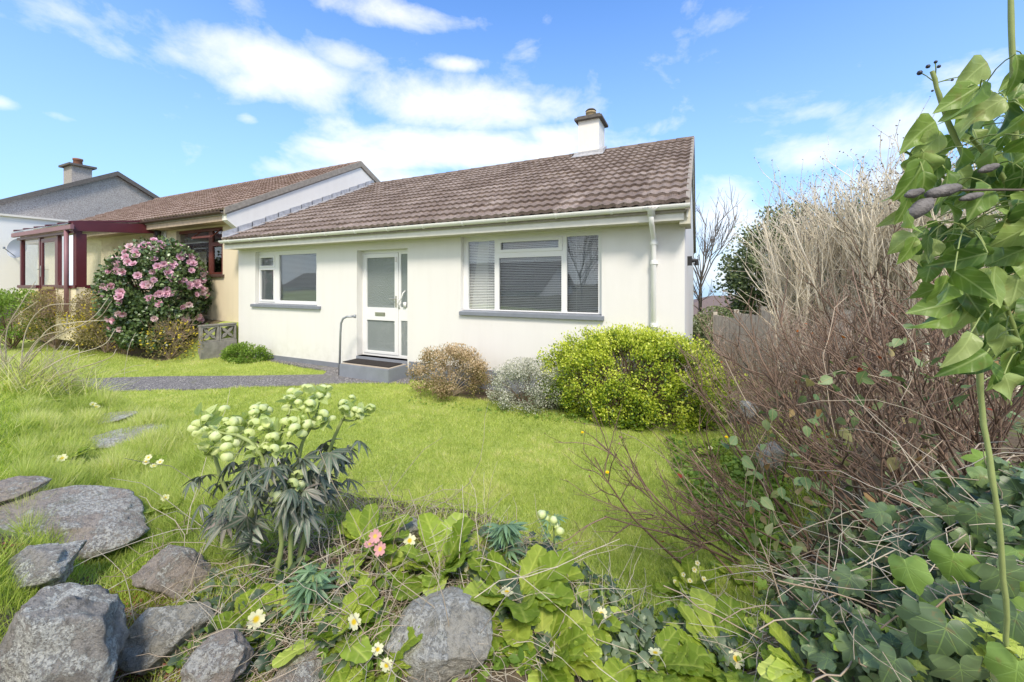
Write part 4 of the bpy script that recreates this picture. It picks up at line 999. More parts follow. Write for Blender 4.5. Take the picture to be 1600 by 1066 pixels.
# ------------------------------------------------------------------ across the street (seen only mirrored in the windows)
oh = thing('opposite_house', 'pale house with dark pitched roof mirrored in the wide window', 'house', (-13, -14, 0))
b = MB(); b.prism([(-18, -1), (-18, 1.4), (-14.5, 3.2), (-11, 1.4), (-11, -1)], -18, -9); b.build('wall', M['render_gable'], oh)
b = MB(); b.prism([(-18.4, 1.3), (-14.5, 3.35), (-10.6, 1.3), (-10.6, 1.18), (-14.5, 3.22), (-18.4, 1.18)], -18.3, -8.7); b.build('roof', M['tile_far'], oh)

o2 = oh.copy(); COL.objects.link(o2); o2.location = (-36, -14, 0); o2['label'] = 'pale house with dark pitched roof mirrored in the small left window'
for c_o in list(oh.children):
    c2 = c_o.copy(); COL.objects.link(c2); c2.parent = o2

# ================================================================== PLANTS
def leaf_blob(nm, c, r, n, tm, size, shell=.45, lumps=60, squash=1.0, var_spread=.25, clump=.14, up=.35, mi=0, zmin=None, vbias=0):
    """leaves in clumps through an ellipsoid of radii r, outline uneven"""
    c = np.array(c, float); r = np.array(r, float)
    d = rdir(lumps*8); q_ = np.linalg.norm(d/r, axis=1); d = d[(RNG.random(len(d)) < q_/q_.max()) & (d[:, 2] > -.75)][:lumps]; m = len(d)
    rad = RNG.uniform(1-shell, 1.0, m)**.6 * (1 + RNG.normal(size=m)*.07)
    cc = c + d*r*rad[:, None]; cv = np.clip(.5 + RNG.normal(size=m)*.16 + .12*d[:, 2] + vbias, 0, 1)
    k = RNG.integers(0, m, n); off = RNG.normal(size=(n, 3))*clump*r.mean()
    P = cc[k] + off
    q = (P-c)/r; P = c + q*r*np.minimum(1, 1.12/np.maximum(np.linalg.norm(q, axis=1), 1e-6))[:, None]
    if zmin is not None: P[:, 2] = np.maximum(P[:, 2], zmin + RNG.random(n)*.1)
    outw = unit((P-c)/r); D = unit(outw*.8 + RNG.normal(size=(n, 3))*.6 + np.array([0,0,up]))
    N = unit(outw + RNG.normal(size=(n, 3))*.5 + np.array([0,0,.5]))
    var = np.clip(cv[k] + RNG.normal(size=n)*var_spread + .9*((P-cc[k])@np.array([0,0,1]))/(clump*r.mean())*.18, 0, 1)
    scatter(nm, tm, P, D, N, RNG.uniform(.7, 1.25, n)*size, var, mi)
    return cc
def stem_fan(nm, base, cc, r0, frac=.35, sides=4, mi=0):
    """branches from the base to clump centres"""
    cc = cc[:int(len(cc)*frac)]; n = len(cc); b0 = np.array(base, float)
    u = np.linspace(0, 1, 6)[None, :, None]
    mid = b0 + (cc-b0)*np.array([.35,.35,.6]) + RNG.normal(size=(n, 3))*.06*np.linalg.norm(cc-b0, axis=1, keepdims=True)
    PT = (1-u)**2*b0 + 2*u*(1-u)*mid[:, None] + u*u*cc[:, None]
    PT[:, 0] += RNG.normal(size=(n, 3))*r0*.8*np.array([1,1,0])
    tubes(nm, PT, np.linspace(1, .25, 6)[None]*r0*RNG.uniform(.4, 1, n)[:, None], sides, mi=mi)
def bush(name, label, cat, c, r, n, tm, size, mat, stem='twig_brown', group=None, **k):
    base = (c[0], c[1], Hf(c[0], c[1])-.03)
    root = thing(name, label, cat, base, 0, group)
    a = NM(); cc = leaf_blob(a, c, r, n, tm, size, zmin=base[2]+.02, **k)
    a.build('foliage', mat, root, False)
    s = NM(); stem_fan(s, base, cc, .012*max(r)/.8); s.build('stems', M[stem], root)
    return root
gc = at(985, 5.25, z=.52); gc.x -= .0
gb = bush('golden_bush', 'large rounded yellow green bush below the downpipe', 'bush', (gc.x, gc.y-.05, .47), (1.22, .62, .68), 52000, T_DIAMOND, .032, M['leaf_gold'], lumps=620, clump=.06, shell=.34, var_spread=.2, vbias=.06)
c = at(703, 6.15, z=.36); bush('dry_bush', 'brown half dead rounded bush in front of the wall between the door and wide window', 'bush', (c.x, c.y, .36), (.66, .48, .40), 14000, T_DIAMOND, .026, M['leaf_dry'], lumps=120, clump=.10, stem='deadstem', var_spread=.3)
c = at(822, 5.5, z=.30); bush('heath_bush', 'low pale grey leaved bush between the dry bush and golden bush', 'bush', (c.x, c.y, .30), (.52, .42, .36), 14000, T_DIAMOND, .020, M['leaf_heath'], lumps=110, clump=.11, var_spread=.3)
c = at(385, 9.0, z=.12); bush('low_green_plant', 'low fresh green mound of foliage at the foot of the white wall corner', 'plant', (c.x, c.y, .10), (.62, .35, .26), 5000, T_DIAMOND, .04, M['leaf_fresh'], lumps=60, clump=.12)

# camellia
cc_ = at(243, 9.7, py=462)
cam_r = (1.22, .9, 1.28)
cm = thing('camellia', 'rounded dark leaved camellia covered in pink flowers before the cream wall', 'shrub', (cc_.x, cc_.y, 0))
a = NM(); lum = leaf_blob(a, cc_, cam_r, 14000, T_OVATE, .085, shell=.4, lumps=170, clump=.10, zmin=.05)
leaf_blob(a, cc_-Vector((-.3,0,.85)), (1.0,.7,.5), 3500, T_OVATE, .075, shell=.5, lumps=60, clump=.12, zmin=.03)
a.build('foliage', M['leaf_camellia'], cm)
s = NM(); stem_fan(s, (cc_.x, cc_.y, 0), lum, .03, .5); s.build('stems', M['bark'], cm)
def flower_mesh(mat, name='camellia_flower'):
    a = NM(); P = []; D = []; N = []; S = []
    for ring, (k, tilt, sz) in enumerate(((7, 20, 1.0), (6, 45, .8), (5, 68, .55))):
        for i in range(k):
            an = 2*math.pi*(i+ring*.4)/k; ti = math.radians(tilt)
            P.append((0,0,.02*ring)); D.append((math.cos(an)*math.cos(ti), math.sin(an)*math.cos(ti), math.sin(ti))); N.append((-math.cos(an)*math.sin(ti), -math.sin(an)*math.sin(ti), math.cos(ti))); S.append(sz)
    tm = t_strip(lambda y: .42*math.sin(math.pi*min(1, .12+y*.82))**.6, 3, .25, -.12)
    scatter(a, tm, np.array(P), np.array(D), np.array(N), np.array(S), RNG.random(len(P)))
    return a.mesh(name, mat)
fm = [flower_mesh(M['pink']), flower_mesh(M['pink']), flower_mesh(M['pink_pale'])]
def place(me, parent, name, loc, nrm, size, spin=None):
    o = bpy.data.objects.new(name, me); COL.objects.link(o); o.parent = parent
    q = Vector(nrm).to_track_quat('Z', 'Y'); R_ = q.to_matrix().to_4x4() @ Matrix.Rotation(random.uniform(0, 6.28) if spin is None else spin, 4, 'Z')
    m = Matrix.Translation(Vector(loc)-parent.location) @ R_ @ Matrix.Scale(size, 4)
    o.matrix_local = m; return o
cnt = 0
camd = unit(np.array([0-cc_.x, 0-cc_.y, .3]))
while cnt < 98:
    d = rdir(1)[0]
    if d @ camd < .2 or d[2] < -.55: continue
    if d[2] < 0 and random.random() < .5: continue
    p = np.array(cc_) + d*np.array(cam_r)*RNG.uniform(.99, 1.08)
    n_ = unit(d*.7 + camd*.5 + RNG.normal(size=3)*.25)
    place(fm[random.choice((0, 0, 1, 1, 2))], cm, 'blossom', p, n_, random.uniform(.07, .108)); cnt += 1

# shrubs left of the camellia
def mixed_bush(name, label, c, r, mats, n, ns, sizes, stem='twig_fine', tops=0):
    root = thing(name, label, 'shrub', (c[0], c[1], Hf(c[0], c[1])))
    for m_, n_, sz, nm_ in zip(mats, n, sizes, ns):
        a = NM(); cc = leaf_blob(a, c, r, n_, T_DIAMOND, sz, shell=.55, lumps=80, clump=.14, zmin=Hf(c[0], c[1])+.02); a.build(nm_, M[m_], root, False)
    s = NM(); stem_fan(s, (c[0], c[1], Hf(c[0], c[1])), cc, .012)
    if tops:
        P = np.array(c) + rdir(tops)*np.array(r)*.6; P[:, 2] = np.abs(P[:, 2]-c[2])*.5+c[2]
        PT = grow(P, unit(RNG.normal(size=(tops, 3))*.5+[0,0,1]), RNG.uniform(.3, .7, tops), 5, .2); tubes(s, PT, np.linspace(.006, .002, 5)[None], 3)
        P2, D2, _, _ = spawn(PT, 3, .2, .95, .7); tubes(s, grow(P2, D2, RNG.uniform(.1, .3, len(P2)), 3, .2), .002, 3)
    s.build('stems', M[stem], root); return root
c = at(165, 9.9, py=508); mixed_bush('yellow_flowering_shrub', 'twiggy olive shrub with yellow flowers left of the camellia', (c.x, c.y, .78), (1.05, .6, .80), ['leaf_olive', 'leaf_yellow'], (7000, 900), ('foliage', 'blossom'), (.04, .05), tops=170)
c = at(88, 10.4, py=500); mixed_bush('bare_tipped_shrub', 'brownish twiggy shrub in front of the porch door', (c.x, c.y, .85), (.9, .6, .75), ['leaf_olive', 'leaf_yellow'], (4500, 350), ('foliage', 'blossom'), (.04, .045), tops=190)
c = at(20, 10.6, py=505); bush('green_shrub', 'leafy mid green shrub at the left edge below the porch', 'shrub', (c.x, c.y, .80), (1.2, .7, .72), 8000, T_DIAMOND, .055, M['leaf_fresh'], lumps=90, clump=.12)
c = at(262, 9.0, py=500); mixed_bush('yellow_twig_shrub', 'sprays of small yellow flowers at the foot of the camellia', (c.x+.1, c.y, .45), (.9, .4, .45), ['leaf_olive', 'leaf_yellow'], (1400, 260), ('foliage', 'blossom'), (.04, .05), tops=60)

# evergreen tree and hedges at the right
def tree(name, label, base, c, r, n, size, lumps, mat='leaf_dark', trunk_r=.12, cat='tree', **k):
    root = thing(name, label, cat, base)
    a = NM(); cc = leaf_blob(a, c, r, n, T_DIAMOND, size, lumps=lumps, **k); a.build('crown', M[mat], root, False)
    s = NM(); stem_fan(s, base, cc, trunk_r*.35, .6)
    u = np.linspace(0, 1, 7)[:, None]; PT = np.array(base)[None]*(1-u) + np.array(c)[None]*u + RNG.normal(size=(7, 3))*.04
    tubes(s, PT[None], np.linspace(trunk_r, trunk_r*.3, 7)[None], 8); s.build('trunk', M['bark'], root)
    return root
b_ = at(1225, 12.5, z=-.5); tree('evergreen_tree', 'dense dark evergreen tree behind the pale stems beyond the fence', b_, (b_.x, b_.y, 2.0), (1.75, 1.4, 2.0), 22000, .11, 160, shell=.6, clump=.12)
b_ = at(1390, 9.2, z=0); tree('overgrown_evergreen', 'dark green overgrown evergreen behind the tallest pale stems', b_, (b_.x, b_.y, 1.9), (1.5, 1.3, 2.1), 18000, .09, 140, shell=.6, clump=.12)
b_ = at(1580, 6.5, z=.2); tree('dark_laurel', 'dark leafy evergreen at the right edge behind the ivy', b_, (b_.x, b_.y, 1.5), (1.6, 1.2, 1.9), 18000, .08, 140, shell=.6, clump=.12)
c = at(1097, 12.0, z=0); bush('clipped_hedge', 'dark green hedge at the rear corner of the bungalow', 'hedge', (c.x+.35, c.y, .2), (.62, 1.2, .75), 9000, T_DIAMOND, .06, M['leaf_dark'], lumps=120, clump=.13)

def bare_tree(name, label, base, h, spread=.5, r0=.05, lv=((7,.55,.55),(7,.5,.6),(5,.5,.6)), mat='bark', lean=(0,0,1), tips=0):
    root = thing(name, label, 'tree', base); s = NM(); t_ = NM()
    PT = grow(np.array([base]), np.array([lean]), h*.55, 8, .05, .1); tubes(t_, PT, np.linspace(r0, r0*.4, 8)[None], 8)
    r = r0*.45; L = h*.55
    for i, (m_, q_, an) in enumerate(lv):
        P, D, idx, u = spawn(PT, m_, .25 if i else .35, 1.0, an, .3); L *= q_ if i else .95
        PT = grow(P, D, L*RNG.uniform(.6, 1.1, len(P)), 6, .10, .12)
        tubes(s, PT, np.linspace(r, r*.45, 6)[None]*np.ones((len(P), 1)), 3); r *= .5
    t_.build('trunk', M[mat], root); s.build('crown', M[mat], root); return root
bt = at(1090, 15.5, z=-.8); bare_tree('bare_tree', 'leafless tree showing behind the right gable of the bungalow', bt, 5.6, r0=.07, lv=((10,.5,.5),(7,.5,.5),(5,.5,.5)))
bare_tree('street_tree', 'leafless tree mirrored in the right pane of the wide window', (-4.9, -6.2, 0), 4.2, r0=.06, lv=((9,.5,.5),(6,.5,.5),(4,.5,.5)))

# tall pale-stemmed shrubs
def pale_shrub(label, px, t, top_py, w, n, name='pale_stemmed_shrub'):
    base = at(px, t, z=0); base.z = Hf(base.x, base.y)
    root = thing(name, label, 'shrub', base, 0, 'tall pale stemmed shrubs by the right boundary')
    h = (EYE + (HY-top_py)*t/F - base.z)*.93
    P = np.array(base) + RNG.normal(size=(n, 3))*[.13*w,.13*w,0]
    D = unit(np.stack([RNG.normal(size=n)*.20*w, RNG.normal(size=n)*.20*w, np.ones(n)], 1))
    L = h*RNG.uniform(.55, .92, n)
    s = NM(); PT = grow(P, D, L, 9, .07, .12); tubes(s, PT, np.linspace(.024, .008, 9)[None]*RNG.uniform(.6, 1.2, n)[:, None], 5)
    P2, D2, _, u = spawn(PT, 9, .3, 1.0, .5, .35); L2 = h*.26*RNG.uniform(.4, 1.2, len(P2)); PT2 = grow(P2, D2, L2, 6, .12, .14)
    tubes(s, PT2, np.linspace(.009, .004, 6)[None], 3)
    P3, D3, _, _ = spawn(PT2, 4, .25, 1.0, .55, .35); PT3 = grow(P3, D3, h*.11*RNG.uniform(.4, 1.3, len(P3)), 4, .16, .1)
    tubes(s, PT3, np.linspace(.0042, .002, 4)[None], 3)
    tip = PT3[:, -1]; tip = tip[tip[:, 2] > base.z+h*.72]; tip = np.concatenate([tip, PT3[:, 2][PT3[:, 2, 2] > base.z+h*.72]])
    if len(tip): scatter(s, T_DIAMOND, tip, rdir(len(tip)), rdir(len(tip)), RNG.uniform(.015, .04, len(tip)), RNG.random(len(tip)), 1)
    s.build('stems', [M['twig_pale'], M['bark']], root)
pale_shrub('leftmost tall pale stemmed shrub standing against the dark evergreen tree', 1262, 6.6, 275, 1.25, 34)
pale_shrub('tall pale stemmed shrub second from the left in the row', 1330, 6.1, 225, 1.0, 36)
pale_shrub('tall pale stemmed shrub in the middle of the row', 1395, 5.6, 205, 1.0, 36)
pale_shrub('tall pale stemmed shrub partly behind the hanging ivy', 1462, 5.1, 230, 1.0, 30)
pale_shrub('rightmost tall pale stemmed shrub almost hidden behind the ivy', 1545, 4.8, 270, 1.0, 24)

# brown twiggy shrubs
def brown_shrub(label, px, t, n, reach, leanpx, H0, mat='twig_brown', name='bare_brown_shrub', r0=.007, lv=(8, 4), upb=.05, leaves=0):
    base = at(px, t, z=0); base.z = Hf(base.x, base.y)-.02
    root = thing(name, label, 'shrub', base, 0, 'bare brown shrubs on the right bank')
    left = np.array([-CT, -ST, 0]); fwd = np.array([-ST, CT, 0])
    lean = RNG.uniform(leanpx[0], leanpx[1], n)
    D = unit(left[None]*lean[:, None] + fwd[None]*RNG.normal(size=(n, 1))*.42 + np.array([[0,0,1]])*RNG.uniform(H0[0], H0[1], n)[:, None])
    P = np.array(base) + RNG.normal(size=(n, 3))*[.24,.20,0]; P[:, 2] = H(P[:, 0], P[:, 1])-.02
    s = NM(); k = 9; PT = grow(P, D, reach*RNG.uniform(.6, 1.05, n), k, .07, upb)
    tubes(s, PT, np.linspace(r0, r0*.35, k)[None]*RNG.uniform(.7, 1.2, n)[:, None], 5)
    P2, D2, _, _ = spawn(PT, lv[0], .25, 1.0, .5, .35); PT2 = grow(P2, D2, reach*.38*RNG.uniform(.3, 1.1, len(P2)), 7, .11, upb)
    tubes(s, PT2, np.linspace(r0*.45, r0*.22, 7)[None], 4)
    P3, D3, _, _ = spawn(PT2, lv[1], .2, 1.0, .55, .35); PT3 = grow(P3, D3, reach*.15*RNG.uniform(.3, 1.2, len(P3)), 5, .16, upb)
    tubes(s, PT3, np.linspace(r0*.24, r0*.13, 5)[None], 3)
    tips = np.concatenate([PT3[:, -1], PT2[:, -1]]); j = RNG.random(len(tips)) < .5; tips = tips[j]      # buds
    scatter(s, T_DIAMOND, tips, unit(RNG.normal(size=(len(tips), 3))*.5+[0,0,1]), rdir(len(tips)), RNG.uniform(.008, .02, len(tips)), RNG.random(len(tips))); s.build('branches', M[mat], root)
    if leaves:
        j = RNG.integers(0, len(PT3), leaves); a = NM(); scatter(a, T_OVATE, PT3[j, 2], rdir(leaves), unit(rdir(leaves)+[0,0,1]), RNG.uniform(.02, .045, leaves), RNG.random(leaves)); a.build('foliage', M['red_leaf'], root)
    return root
brown_shrub('bare red brown shrub arching low over the lawn in front of the ivy', 1300, 2.15, 17, 1.15, (.3, 1.8), (.3, 1.1), r0=.0085, lv=(7, 4), upb=.03, leaves=5)
brown_shrub('upright bare brown shrub rising behind the low arching one', 1420, 2.4, 22, 1.4, (-.1, 1.0), (.6, 1.1), r0=.011, lv=(7, 4), leaves=10)
brown_shrub('bare dark brown shrub filling the bank behind the upright pale stone', 1285, 2.9, 13, 1.1, (-.3, 1.2), (.5, 1.1), r0=.008, lv=(7, 4), leaves=8)
brown_shrub('bare brown shrub under the hanging ivy at the right edge', 1550, 2.0, 18, 1.3, (-.3, 1.1), (.5, 1.1), r0=.010, lv=(7, 4), leaves=8)
brown_shrub('dense pinkish brown thicket of fine twigs beside the golden bush', 1225, 3.9, 30, 1.05, (-.3, 1.4), (.6, 1.1), 'twig_fine', r0=.007, lv=(7, 4), leaves=10)
brown_shrub('dense brown thicket of twigs below the middle pale stems', 1335, 3.4, 26, 1.10, (-.5, .8), (.6, 1.1), 'twig_fine', r0=.008, lv=(7, 4), leaves=14)
brown_shrub('brown thicket of twigs behind the green ivy shoot', 1490, 3.2, 22, 1.15, (-.5, .7), (.6, 1.1), 'twig_brown', r0=.009, lv=(7, 4), leaves=14)

# ------------------------------------------------------------------ ivy
def ivy_poly_region(pts, n):
    xs = [p[0] for p in pts]; ys = [p[1] for p in pts]; res = []
    arr = np.array(pts, float); res = np.zeros((0, 2))
    while len(res) < n:
        x = RNG.uniform(min(xs), max(xs), n*2); y = RNG.uniform(min(ys), max(ys), n*2)
        k = in_poly(x, y, arr); res = np.concatenate([res, np.stack([x[k], y[k]], 1)])
    return res[:n]
iv = thing('hanging_ivy', 'glossy green ivy with thick green stems hanging in at the upper right', 'climbing plant', at(1560, .8, z=Hf(*at(1560, .8, z=0)[:2])))
s = NM()
def px_tube(pts, r, var=.5, sides=8):
    P = np.array([tuple(at(a, t, py=b)) for a, b, t in pts]); 
    # smooth resample
    u = np.linspace(0, len(P)-1, len(P)*4); i = np.minimum(u.astype(int), len(P)-2); f = (u-i)[:, None]
    pm = np.vstack([2*P[0]-P[1], P, 2*P[-1]-P[-2]]); a, b_, c, d = pm[i], pm[i+1], pm[i+2], pm[i+3]
    Q = .5*((2*b_)+(-a+c)*f+(2*a-5*b_+4*c-d)*f*f+(-a+3*b_-3*c+d)*f**3)
    rr = np.interp(u, np.linspace(0, len(P)-1, len(r)), r) if isinstance(r, (list, tuple)) else np.full(len(u), r)
    rr = rr*(1+.14*(RNG.random(len(u)) < .25)+RNG.normal(size=len(u))*.05); Q = Q + RNG.normal(size=Q.shape)*rr[:, None]*.12
    tubes(s, Q[None], np.array(rr)[None], sides, np.array([var])); return Q
stems = [
    [(1578,1180,.86),(1574,1040,.84),(1570,905,.82),(1552,760,.82),(1535,640,.84),(1528,560,.84),(1520,500,.84)],
    [(1600,420,.75),(1592,300,.74),(1585,200,.72),(1583,100,.70),(1578,-30,.70)],
    [(1540,330,.72),(1505,245,.70),(1475,175,.70),(1457,112,.70)],
    [(1560,270,.70),(1530,240,.70),(1500,200,.70),(1480,160,.71)][:0] or [(1600,330,.72),(1550,255,.71),(1518,215,.70)],
    [(1530,310,.7),(1480,280,.69),(1440,255,.69),(1408,232,.69)],
    [(1600,480,.7),(1560,420,.69),(1530,380,.68),(1500,350,.68)],
    [(1600,560,.66),(1580,500,.66),(1560,450,.66)],
    [(1640,200,.66),(1600,190,.66),(1560,160,.66),(1530,150,.67)],
]
rads = [.0046, .0042, [.005,.003], [.005,.0035], [.003,.002], .003, .003, .003]
QS = [px_tube(p, r, v) for p, r, v in zip(stems, rads, (.8, .7, .8, .6, .5, .3, .3, .3))]
# berry twigs at the tip
for (x, y) in ((1436,112),(1462,97),(1488,125),(1500,120)): px_tube([(1462,130,.70),((1462+x)/2,(128+y)/2,.70),(x,y,.70)], .0009, .1, 4)
# leaves: region with petioles
reg = [(1600,75),(1540,95),(1515,180),(1440,215),(1405,300),(1402,350),(1425,395),(1455,440),(1490,490),(1530,560),(1560,590),(1660,610),(1660,75)]
pp = ivy_poly_region(reg, 175); a = NM()
pp = np.concatenate([pp, ivy_poly_region([(1600,90),(1560,180),(1520,330),(1540,480),(1570,590),(1650,600),(1650,90)], 70)]); tt_ = RNG.uniform(.60, .92, len(pp)); P = np.array([tuple(at(x, t, py=y)) for (x, y), t in zip(pp, tt_)])
lft = np.array([-CT, -ST, 0]); fw = np.array([-ST, CT, 0])
D = unit(lft*RNG.uniform(-.5, 1.0, (len(pp), 1)) + np.array([0,0,-1])*RNG.uniform(.35, 1.3, (len(pp), 1)) - fw*RNG.normal(size=(len(pp), 1))*.4)
N = unit(-fw + RNG.normal(size=(len(pp), 3))*.8 + [0,0,.5])
vv = RNG.random(len(pp)); kk_ = RNG.integers(0, 5, len(pp)); sz = RNG.uniform(.042, .068, len(pp))
for q_ in range(5): scatter(a, IVS[q_], P[kk_ == q_], D[kk_ == q_], N[kk_ == q_], sz[kk_ == q_], vv[kk_ == q_])
# placed outline leaves
for (x, y, dx, dy, sz_, v_) in ((1543,98,-.8,-.5,.062,.9), (1560,150,-.8,-.35,.085,.85), (1490,150,.2,.2,.0,0), (1462,190,-1,-.6,.065,.7), (1470,205,-.6,-.9,.062,.8), (1445,250,-.4,-.9,.075,.5), (1530,135,-.9,-.6,.07,.6),
                          (1480,430,-.25,-1,.065,.6), (1560,505,-.1,-1,.085,.85), (1520,420,-.3,-1,.08,.6), (1585,545,-.2,-1,.08,.5), (1420,300,-.1,-1,.055,.5), (1500,470,-1,-.3,.075,.5), (1430,370,-.3,-1,.05,.6)):
    if sz_ == 0: continue
    d_ = unit(-lft*dx*0 + lft*(-dx) + np.array([0,0,dy])); scatter(a, IVS[int(x*7+y) % 5], [tuple(at(x, .66, py=y))], [d_], [unit(-fw+np.array([.2,0,.6]))], np.array([sz_]), np.array([v_]))
a.build('foliage', M['ivy_near'], iv)
QQ = np.concatenate(QS); near = np.array([QQ[np.argmin(np.linalg.norm(QQ-p, axis=1))] for p in P]); ok = np.linalg.norm(near-P, axis=1) < .16
u = np.linspace(0, 1, 5)[None, :, None]; PTp_ = near[ok][:, None]*(1-u) + P[ok][:, None]*u + np.sin(u*np.pi)*[0,0,.012]
tubes(s, PTp_, .0011, 4, np.full(ok.sum(), .6)); s.build('stem', M['green_stem'], iv)
b = MB()
for (x, y, r_) in ((1437,114,.0042),(1462,97,.0028),(1488,125,.0022),(1500,120,.0028),(1450,104,.0035),(1467,104,.003),(1596,105,.004),(1513,243,.0045),(1457,142,.002)):
    c = at(x, .695, py=y); b.lathe([(0,-r_),(r_*.7,-r_*.7),(r_,0),(r_*.7,r_*.7),(0,r_)], c, 12)
b.build('berries', M['berry'], iv, True)
# dead buddleia-like seed spikes on a dark twig
sd = thing('dead_seed_spray', 'dark dead twig with fat grey seed heads poking through the ivy', 'twig', at(1620, .66, py=297))
s = NM(); px_tube([(1650,296,.62),(1580,297,.62),(1520,297,.62),(1490,298,.62),(1450,305,.62)], .0018, .1, 6); px_tube([(1520,297,.62),(1470,300,.62),(1440,318,.62)], .0012, .1, 6); s.build('twig', M['bark'], sd)
for (x0, y0, x1, y1, r_) in ((1500,292,1448,305,.0095), (1455,312,1420,340,.0115), (1442,298,1415,306,.007), (1535,303,1500,312,.0055), (1560,258,1530,268,.006)):
    A_, B2 = at(x0, .62, py=y0), at(x1, .62, py=y1); b = MB(); b.tube([A_.lerp(B2, k/8) for k in range(9)], [r_*math.sin(math.pi*(.08+.84*k/8))**.6*random.uniform(.88, 1.1) for k in range(9)], 14)
    b.build('seed_head', M['seedhead'], sd, True)

# ivy carpet at lower right
ig = thing('ground_ivy', 'mass of large dark lobed ivy leaves covering the bank at lower right', 'ivy', hit(1400, 980)[0])
def surf_points(poly, n, lift=(0, .15)):
    out = hits(ivy_poly_region(poly, n)); out[:, 2] += RNG.uniform(lift[0], lift[1]+1e-9, len(out)); return out
a = NM()
P = surf_points([(1190,890),(1250,845),(1330,800),(1420,765),(1500,745),(1640,720),(1640,1100),(1300,1100),(1230,1020),(1190,960)], 760, (.0, .13))
n = len(P); tocam = unit(np.array([0,0,1.75])-P); N = unit(tocam*.8 + np.array([0,0,.7]) + RNG.normal(size=(n, 3))*.4)
D = unit(RNG.normal(size=(n, 3))*.8 + np.array([0,0,-.6]) + lft*.2); big = RNG.random(n) < .7
sz = RNG.uniform(.035, .078, n); vv = np.clip(RNG.normal(.5, .25, n), 0, 1)
scatter(a, T_IVY, P[big], D[big], N[big], sz[big], vv[big]); scatter(a, T_IVY2, P[~big], D[~big], N[~big], sz[~big], vv[~big])
for (x, y, t, sz_, v_) in ((1380,800,1.25,.09,.5),(1480,790,1.15,.09,.5),(1490,870,1.0,.12,.95),(1415,880,1.0,.11,.95),(1560,890,.95,.13,.4),(1480,975,.9,.13,.3),(1590,960,.85,.12,.5),(1440,960,.95,.12,.6),(1525,800,1.05,.10,.35),(1345,860,1.3,.08,.4),(1590,1040,.8,.12,.95),(1500,1040,.85,.13,.5),(1400,1030,.95,.10,.4),(1330,900,1.15,.1,.35)):
    p = np.array([tuple(at(x, t, py=y))]); scatter(a, T_IVY if v_ < .9 else T_IVY2, p, unit(RNG.normal(size=(1, 3))*.4 + np.array([0,0,-1])+lft*.3), unit(np.array([[0,0,1.75]])-p + [0,0,.5] + RNG.normal(size=(1, 3))*.5), np.array([sz_*.78]), np.array([v_]))
a.build('foliage', M['ivy_ground'], ig)
s = NM(); k = 60; j = RNG.integers(0, n, k); PT = grow(P[j]-[0,0,.04], unit(RNG.normal(size=(k, 3))*[1,1,.3]), RNG.uniform(.2, .5, k), 8, .2, -.03); tubes(s, PT, .0022, 4); s.build('stems', M['deadstem'], ig)
# brambles within the shrubs
br = thing('bramble', 'scattered paler bramble leaves threading through the bare brown shrubs', 'bramble', hit(1300, 820)[0])
a = NM(); s = NM()
pp = ivy_poly_region([(1120,720),(1200,620),(1350,540),(1600,420),(1600,700),(1400,760),(1230,880),(1130,800)], 240); t_ = RNG.uniform(1.7, 2.6, len(pp))
P = np.array([tuple(at(x, t, py=y)) for (x, y), t in zip(pp, t_)]); gz_ = H(P[:, 0], P[:, 1]); P[:, 2] = np.maximum(P[:, 2], gz_+.03)
scatter(a, T_OVATE, P, unit(RNG.normal(size=(len(P), 3))+[0,0,-.3]), unit(RNG.normal(size=(len(P), 3))*.6+[0,0,1]-fw*.4), RNG.uniform(.04, .075, len(P)), RNG.random(len(P))**1.4); a.build('foliage', M['bramble'], br)
PT = grow(P[:60]-[0,0,.3], unit(RNG.normal(size=(60, 3))*.5+[0,0,1]), RNG.uniform(.4, .9, 60), 9, .14, -.03); tubes(s, PT, .002, 4); s.build('canes', M['deadstem'], br)

